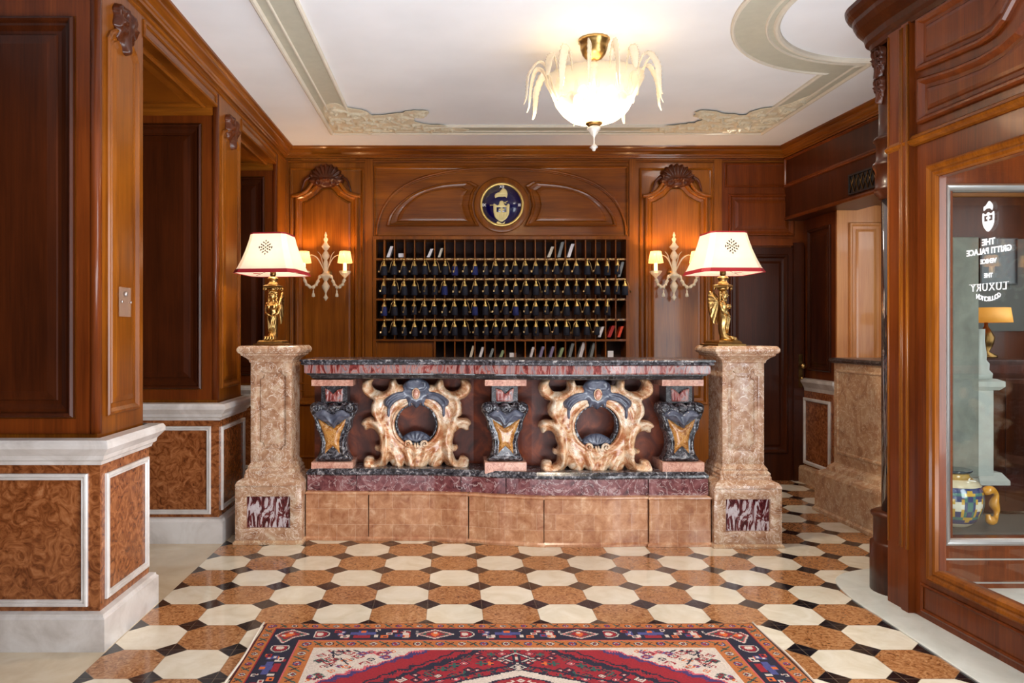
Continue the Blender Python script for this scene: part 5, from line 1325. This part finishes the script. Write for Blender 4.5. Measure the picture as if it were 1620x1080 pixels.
MB().panel(TP, rect(4.75, 5.39, 0.44, 1.045), [(0,0),(0,.006),(.008,.010),(.016,.010),(.024,.003)]).build('face_panel', M['parapet'], cc)
# grille in the header
gr = empty('vent_grille', (2.99, 5.45, 2.39), 'dark carved vent grille set in the beam above the concierge counter', 'grille')
TG2 = lambda u, v, n: (RW(u)-n, u, v)
MB().panel(TG2, rect(4.95, 5.68, 2.345, 2.50), [(0,0),(0,.010),(.014,.010),(.016,.002)]).build('frame', M['dark'], gr)
mb = MB()
for k in range(12):
    y = 5.0+k*.055
    for s in (1, -1): mb.tube([TG2(y, 2.36 if s > 0 else 2.485, .006), TG2(y+.06, 2.485 if s > 0 else 2.36, .006)], .003, 5)
mb.build('lattice', M['brassdark'], gr)

# ------------------------------------------------------------------ glazed entrance cabin
cb = empty('wall_cabin', (2.5, 3.0, 0), kind='structure')
cb.name = 'door_2'; ORG['door_2'] = Vector((2.5, 3.0, 0))
WX = lambda Y: 2.144+(3.466-Y)*.054
TW = lambda u, v, n: (WX(u)-n, u, v)
YB0, YA0, YF = 2.10, 3.304, 3.634
def wslab(y0, y1, z0, z1, d0, d1, name, mat):
    vs = []
    for z in (z0, z1):
        for (y, dx) in ((y0,d0),(y1,d0),(y1,d1),(y0,d1)): vs.append((WX(y)+dx, y, z))
    MB().add(vs, [(0,1,2,3),(4,5,6,7),(0,1,5,4),(1,2,6,5),(2,3,7,6),(3,0,4,7)]).build(name, mat, cb)
wslab(YA0, YF, 0.0, CZ-.001, 0, .03, 'door_post', M['wood_red'])
wslab(1.75, YB0, 0.0, CZ-.001, 0, .16, 'door_post', M['wood_red'])
wslab(YB0, YA0, 1.993, CZ-.001, 0, .04, 'transom', M['wood_red'])
wslab(YB0, YA0, 0.0, 0.253, 0, .04, 'bottom_rail', M['wood_red'])
# pilaster strips on the post
for (xa, xb, n) in ((1411, 1433, .020), (1436, 1447, .030)):
    Yof = lambda x: (1185*(2.144+3.466*.054))/((x-VX)+1185*.054)
    ya, yb = Yof(xb), Yof(xa)
    MB().tbox(TW, ya, yb, .004, 2.745, 0, n).build('pilaster_strip', M['wood_red'], cb)
    mb = MB(); yy = (ya+yb)/2; mb.tube([TW(ya+.006, .3, n), TW(ya+.006, 2.73, n)], .008, 8); mb.tube([TW(yb-.006, .3, n), TW(yb-.006, 2.73, n)], .006, 8); mb.build('bead', M['wood'], cb)
# architrave around the opening
AR = [(0,0),(0,.016),(.010,.024),(.022,.020),(.030,.012),(.040,.018),(.052,.014),(.058,.0),(.06,-.015)]
MB().panel(TW, rect(YB0-.062, YA0+.060, .195, 2.053), AR, False).build('architrave', M['wood'], cb)
MB().panel(TW, rect(YB0-.02, YA0+.115, .035, .165), [(0,0),(0,.006),(.008,.010),(.016,.004)], False).build('rail_moulding', M['wood_red'], cb)
# string courses above
mb = MB(); 
cpath = [(WX(3.60), 3.60), (WX(1.8), 1.8)]
mb.sweep([(WX(YF), YF), (WX(1.8), 1.8)], [(0,2.165),(.020,2.168),(.032,2.178),(.036,2.188),(.026,2.196),(.018,2.21),(.012,2.215),(0,2.22)])
mb.build('string_course', M['wood'], cb)
# upper panels with the S shaped band
pa = [(3.435,2.74),(3.435,2.50),(3.25,2.487),(3.05,2.476),(2.98,2.485),(2.92,2.52),(2.86,2.585),(2.80,2.67),(2.76,2.74)]
pb = [(3.425,2.465),(3.425,2.255),(1.95,2.255),(1.95,2.70),(2.62,2.70),(2.67,2.655),(2.73,2.585),(2.80,2.515),(2.87,2.465),(2.95,2.44),(3.05,2.43),(3.2,2.437)]
PM = [(0,0),(0,.014),(.008,.024),(.018,.024),(.028,.012),(.034,.003),(.05,.002),(.056,.008),(.07,.010)]
MB().panel(TW, pa, PM).build('upper_panel', M['wood_red'], cb)
MB().panel(TW, pb, PM).build('upper_panel', M['wood_red'], cb)
# rounded corner: base, mirror column, drum rings, carved capital, cornice
RC = (2.262, 3.765)
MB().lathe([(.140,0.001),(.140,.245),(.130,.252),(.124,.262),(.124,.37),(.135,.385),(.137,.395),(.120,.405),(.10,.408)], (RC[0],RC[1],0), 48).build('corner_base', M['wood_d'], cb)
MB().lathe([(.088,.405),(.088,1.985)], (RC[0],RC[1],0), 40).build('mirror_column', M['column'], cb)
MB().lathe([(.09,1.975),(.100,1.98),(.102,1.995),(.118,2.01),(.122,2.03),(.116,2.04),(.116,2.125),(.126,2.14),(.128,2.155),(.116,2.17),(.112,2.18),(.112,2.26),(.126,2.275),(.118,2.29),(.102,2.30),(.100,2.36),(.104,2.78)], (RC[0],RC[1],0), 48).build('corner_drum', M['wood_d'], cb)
cor = [(0,2.735),(.02,2.738),(.026,2.76),(.045,2.772),(.052,2.80),(.060,2.812),(.085,2.84),(.10,2.87),(.104,2.89),(.125,2.91),(.135,2.93),(.138,CZ-.0005),(0,CZ-.0005)]
arcp = [(RC[0]+.115*cos(a), RC[1]+.115*sin(a)) for a in [pi*.35+(pi*1.0-pi*.35)*i/16 for i in range(17)]]
MB().sweep(arcp[::1]+[(WX(3.6)+.002, 3.60), (WX(1.75), 1.75)], [(-d, z) for d, z in cor] if False else cor, smooth=False).build('cornice', M['wood_d'], cb)
# carved corbel at the rounded corner
cq = (RC[0]-.098, RC[1]-.05)
Tc = lambda u, v, n: (RC[0]-(.102+n*2.4)*cos(.3+u*8), RC[1]-(.102+n*2.4)*sin(.3+u*8), v)
acanthus(Tc, -0.03, 2.655, 0.075, 0.17, 'dark carved mask bracket at the rounded corner of the entrance cabin', 'carved_bracket')
acanthus(Tc, -0.03, 2.52, 0.06, 0.14, 'dark carved leaf drop under the mask bracket on the entrance cabin', 'carved_leaf')
bpy.data.objects['door_2']['kind'] = 'structure'
# roof of the vestibule and its rear leaf
MB().box(2.31, 4.6, 1.8, 3.94, 2.30, 2.36).build('vestibule_ceiling', M['wood_l'], cb)
lf = empty('door_3', (3.0, 3.8, 0), kind='structure')
TLf = TF(3.80); LX = lambda x: FXp(x, 3.80); LZ = lambda y: FZp(y, 3.80)
MB().tbox(TLf, 2.36, LX(1507), .001, 2.30, -.05, 0).build('stile', M['wood_red'], lf)
MB().tbox(TLf, 4.3, 4.6, .001, 2.30, -.05, 0).build('stile', M['wood_red'], lf)
MB().tbox(TLf, LX(1507), 4.3, LZ(302), 2.30, -.05, 0).build('top_rail', M['wood_red'], lf)
MB().tbox(TLf, LX(1507), 4.3, .001, LZ(850), -.05, 0).build('bottom_rail', M['wood_red'], lf)
MB().panel(TLf, rect(LX(1492), 4.35, LZ(862), LZ(291)), [(0,0),(0,.010),(.010,.018),(.020,.016),(.030,.010),(.036,.0),(.038,-.02)], False).build('glazing_bead', M['silver'], lf)
MB().box(LX(1505), 4.3, 3.82, 3.825, LZ(850), LZ(302)).build('glass_pane', M['pane'], lf)
for y in (884, 921):
    MB().tbox(TLf, 2.36, 4.5, LZ(y)-.004, LZ(y)+.004, 0, .006).build('steel_strip', M['silver'], lf)
MB().box(2.31, 4.6, 1.9, 3.79, 0.001, 0.006).build('threshold_mat', M['whitepure'], lf)
# glass of the side door with its lettering
gp = MB().add([(WX(y)+.018+dx, y, z) for z in (.2, 2.05) for (y, dx) in ((YB0,0),(YA0+.01,0),(YA0+.01,.008),(YB0,.008))], [(0,1,2,3),(4,5,6,7),(0,1,5,4),(1,2,6,5),(2,3,7,6),(3,0,4,7)]).build('glass_pane', M['pane'], cb)
TT = lambda u, v, n: (WX(-u)+.0165-n, -u, v)          # u runs toward the camera
UC = -3.045
def glasstext(body, size, z, sp=1.0, bold=0.0012):
    mb = MB(); text_mesh(mb, body, size, TT, UC, z, .001, mirror=True, space=sp, bold=bold); mb.build('lettering', M['whitetext'], gp)
glasstext('THE', .036, 1.672, 1.05)
glasstext('GRITTI PALACE', .034, 1.636, 1.02)
glasstext('VENICE', .025, 1.594, 1.0)
glasstext('THE', .024, 1.536, 1.0)
# LUXURY with serifs
mb = MB(); text_mesh(mb, 'LUXURY', .045, TT, UC, 1.488, .001, mirror=True, space=1.18)
for x in np.linspace(-.098, .098, 12): mb.tbox(TT, UC+x-.006, UC+x+.006, 1.503, 1.505, 0, .001)
mb.build('lettering', M['whitetext'], gp)
mb = MB(); wd = 'COLLECTION'
for i, chh in enumerate(wd):
    q = (i-(len(wd)-1)/2)/(len(wd)/2); u = q*.062
    sub = MB(); text_mesh(sub, chh, .026, TT, UC-u, 1.440-.0+.016*q*q, .001, mirror=True, bold=.0008); mb.add(sub.v, sub.f)
mb.build('lettering', M['whitetext'], gp)
# crest on the glass
def G(pts): return [(UC+x, 1.772+y) for x, y in pts]
mb = MB(); relief(mb, TT, crom(G([(.020,.028),(.024,.045),(.014,.060),(.004,.066),(-.006,.058),(-.014,.050),(-.024,.046),(-.024,.030),(-.010,.036),(.008,.036)]), 3), (), (), H=.0, R=.01, thick=.001, step=.01)
relief(mb, TT, crom(G([(.030,.020),(.014,.014),(0,.022),(-.014,.014),(-.030,.020),(-.030,-.020),(-.020,-.042),(0,-.058),(.020,-.042),(.030,-.020)]), 3), (G([(.022,.008),(-.022,.008),(-.022,-.014),(.022,-.014)]),), (), H=.0, R=.01, thick=.001, step=.01)
mb.tbox(TT, UC-.004, UC+.004, 1.759, 1.780, 0, .001); mb.tbox(TT, UC-.010, UC+.010, 1.766, 1.774, 0, .0011)
mb.build('crest', M['whitetext'], gp)

# ------------------------------------------------------------------ things seen through the glass
# white stone kerb around the cabin
mb = MB()
cur = [(1.96,-0.4)]+[(1.96,3.45)]+crom([(1.955,3.55),(1.965,3.72),(2.01,3.92),(2.11,4.04),(2.28,4.12),(2.5,4.14)],6,False)+[(4.4,4.14),(4.4,-0.4)]
mb.panel(TH, cur, [(0,0.0005),(0,0.006),(.004,.008)]); o = mb.build('trim_5', M['white_curb']); o['kind'] = 'structure'
dw = MB().box(3.62, 4.8, 5.72, 5.78, 0, 2.34).build('wall_display', M['wood_d'], None); dw.name = 'wall_niche'; dw['kind'] = 'structure'
gw = MB().box(3.66, 4.8, 5.70, 5.72, 1.32, 2.02).build('wall_niche_panel', M['greywall']); gw['kind'] = 'structure'
tv = empty('television', (4.45, 5.66, 1.7), 'dark flat screen on the grey wall behind the entrance glass', 'television')
YS = 5.66; sx = lambda x: FXp(x, YS); sz = lambda y: FZp(y, YS)
MB().box(sx(1551), sx(1611), YS, YS+.035, sz(450), sz(376), .004).build('casing', M['dark'], tv)
MB().box(sx(1553), sx(1609), YS-.003, YS-.001, sz(448), sz(378)).build('screen', M['screen'], tv)
# stone pillar with moulded neighbour
YP = 4.42
st_ = empty('stone_pillar', (FXp(1528, YP), YP, 0), 'pale grey stone pillar behind the entrance glass', 'pillar')
px_ = lambda x: FXp(x, YP); pz_ = lambda y: FZp(y, YP)
MB().box(px_(1508), px_(1549), YP, YP+.16, .45, 1.87, .006).build('shaft', M['stone'], st_)
MB().panel(TH, [(px_(1506),YP-.02),(px_(1550),YP-.02),(px_(1550),YP+.18),(px_(1506),YP+.18)], [(-.0,.0),(0,.36),(.005,.40),(.01,.45)]).build('plinth', M['stone'], st_)
ba = empty('stone_baluster', (FXp(1570, YP), YP+.1, 0), 'pale moulded stone baluster with square cap, right of the grey pillar', 'baluster')
bx_ = px_(1568); by_ = YP+.10
MB().box(bx_-.06, bx_+.045, by_-.06, by_+.06, .45, pz_(618), .004).build('block', M['whitepure'], ba)
MB().panel(TH, [(bx_-.068,by_-.08),(bx_+.1,by_-.08),(bx_+.1,by_+.08),(bx_-.068,by_+.08)], [(.02,pz_(618)),(0,pz_(612)),(0,pz_(604)),(.03,pz_(600))]).build('cap', M['whitepure'], ba)
MB().lathe([(.065,pz_(600)),(.068,pz_(592)),(.05,pz_(586)),(.052,pz_(576)),(.036,pz_(570)),(.038,pz_(562)),(.028,pz_(540)),(.03,pz_(520))], (bx_,by_,0), 24).build('turned_top', M['whitepure'], ba)
MB().panel(TH, [(bx_-.06,by_-.078),(bx_+.13,by_-.078),(bx_+.13,by_+.078),(bx_-.06,by_+.078)], [(-.0,.40),(0,.425),(.03,.47)]).build('foot', M['whitepure'], ba)
# amber lamp
al = empty('amber_lamp', (FXp(1551,5.4), 5.4, 1.3), 'small lamp with glowing amber shade behind the entrance glass', 'lamp')
ax = FXp(1560, 5.4); 
MB().lathe([(.16,FZp(510,5.4)),(.145,FZp(487,5.4)),(.143,FZp(487,5.4)),(.158,FZp(510,5.4))], (ax,5.4,0), 32).build('lamp_shade', M['amberglow'], al)
MB().lathe([(.07,FZp(566,5.4)),(.07,FZp(562,5.4)),(.02,FZp(556,5.4)),(.045,FZp(545,5.4)),(.055,FZp(534,5.4)),(.03,FZp(522,5.4)),(.012,FZp(516,5.4)),(.012,FZp(505,5.4))], (ax,5.4,0), 24).build('lamp_body', M['brassdark'], al)
cs = empty('side_cabinet', (ax, 5.45, 0), 'dark side cabinet under the amber lamp behind the entrance glass', 'cabinet')
MB().box(ax-.25, ax+.3, 5.27, 5.66, 0.05, FZp(568.5,5.4), .004).build('body', M['wood_d'], cs)
MB().box(ax-.22, ax+.02, 5.262, 5.27, .12, .98, .002).build('door', M['wood_d'], cs)
MB().box(ax+.04, ax+.27, 5.262, 5.27, .12, .98, .002).build('door', M['wood_d'], cs)
for sx_ in (-.22,.27):
    for sy_ in (5.30,5.62): MB().box(ax+sx_-.02, ax+sx_+.02, sy_-.02, sy_+.02, 0.0005, .05).build('leg', M['wood_d'], cs)
# majolica jar
jy = 4.085; jx = FXp(1506, jy)
zf = lambda y: FZp(y, jy)
mj = empty('majolica_jar', (jx, jy, 0.155), 'round painted majolica jar with ochre scroll handles behind the entrance glass', 'jar')
prof = [(.08,zf(828)),(.115,zf(818)),(.142,zf(800)),(.148,zf(785)),(.14,zf(768)),(.115,zf(757)),(.085,zf(752)),(.080,zf(747)),(.092,zf(744)),(.092,zf(741)),(.07,zf(741))]
n = 64; m_ = 40
prof = crom([(r_, z_) for r_, z_ in prof], 4, False)
mb = MB(); mb.lathe(prof, (jx,jy,0), n); jar = mb.build('jar_body', M['majolica'], mj)
me = jar.data; at = me.attributes.new('glaze', 'FLOAT_COLOR', 'FACE'); cl = []
for p in me.polygons:
    c_ = p.center; a = atan2(c_.y, c_.x); z_ = c_.z+ORG[jar.name].z
    t = (z_-zf(818))/(zf(768)-zf(818))
    col = lin((216,200,170))
    if 0 < t < 1:
        u = (a*8/(2*pi)) % 1-.5; v_ = t-.5
        d4 = abs(u)+abs(v_); rr_ = sqrt(u*u+v_*v_)
        col = lin((34,60,110))
        if abs(abs(u)-abs(v_)) < .10: col = lin((206,160,60))
        if rr_ < .14: col = lin((230,220,200))
        elif .36 < rr_ < .46: col = lin((60,120,110))
        elif rr_ < .3 and (abs(u) < .06 or abs(v_) < .06): col = lin((224,214,196))
    elif 1 <= t < 1.08 or -.08 < t <= 0: col = lin((30,50,100))
    if z_ > zf(754): col = lin((40,50,60)) if z_ > zf(746) else lin((190,150,80))
    cl += [*col, 1]
at.data.foreach_set('color', cl)
for s in (-1, 1):
    hp = [(jx+.165+.03*k_, jy-.10, 0) for k_ in (0,)]
    pts = crom([(jx+s*.10,jy-.10,zf(772)),(jx+s*.135,jy-.11,zf(768)),(jx+s*.17,jy-.10,zf(776)),(jx+s*.165,jy-.09,zf(790)),(jx+s*.178,jy-.09,zf(802)),(jx+s*.16,jy-.10,zf(814)),(jx+s*.12,jy-.12,zf(814)),(jx+s*.11,jy-.12,zf(805))], 5, False)
    MB().tube(pts, [.018+.006*sin(i*.5) for i in range(len(pts))], 10).build('scroll_handle', M['yellowglaze'], mj)
jt = empty('tiled_stand', (jx, jy, 0), 'low teal and white tiled stand under the painted jar', 'stand')
MB().box(jx-.30, jx+.75, jy-.19, jy+.22, .03, zf(828)-.0005, .004).build('stand_body', M['teal'] if 'teal' in M else M['greywall'], jt)
for a_ in (-.25, .7):
    for b_ in (-.16, .19): MB().box(jx+a_-.02, jx+a_+.02, jy+b_-.02, jy+b_+.02, .0085, .03).build('foot', M['dark'], jt)

# ------------------------------------------------------------------ room behind the camera
o = MB().box(-2.8, 4.9, -3.5, -3.4, 0, CZ-.001).build('wall_front', M['wood_d']); o['kind'] = 'structure'
o = MB().box(4.9, 5.0, -3.5, 3.9, 0, CZ-.001).build('wall_entrance', M['greywall']); o['kind'] = 'structure'
MB().box(-2.8, -2.7, -3.4, 3.0, 0, CZ-.001).build('wall_section', M['wood_d'], wl)
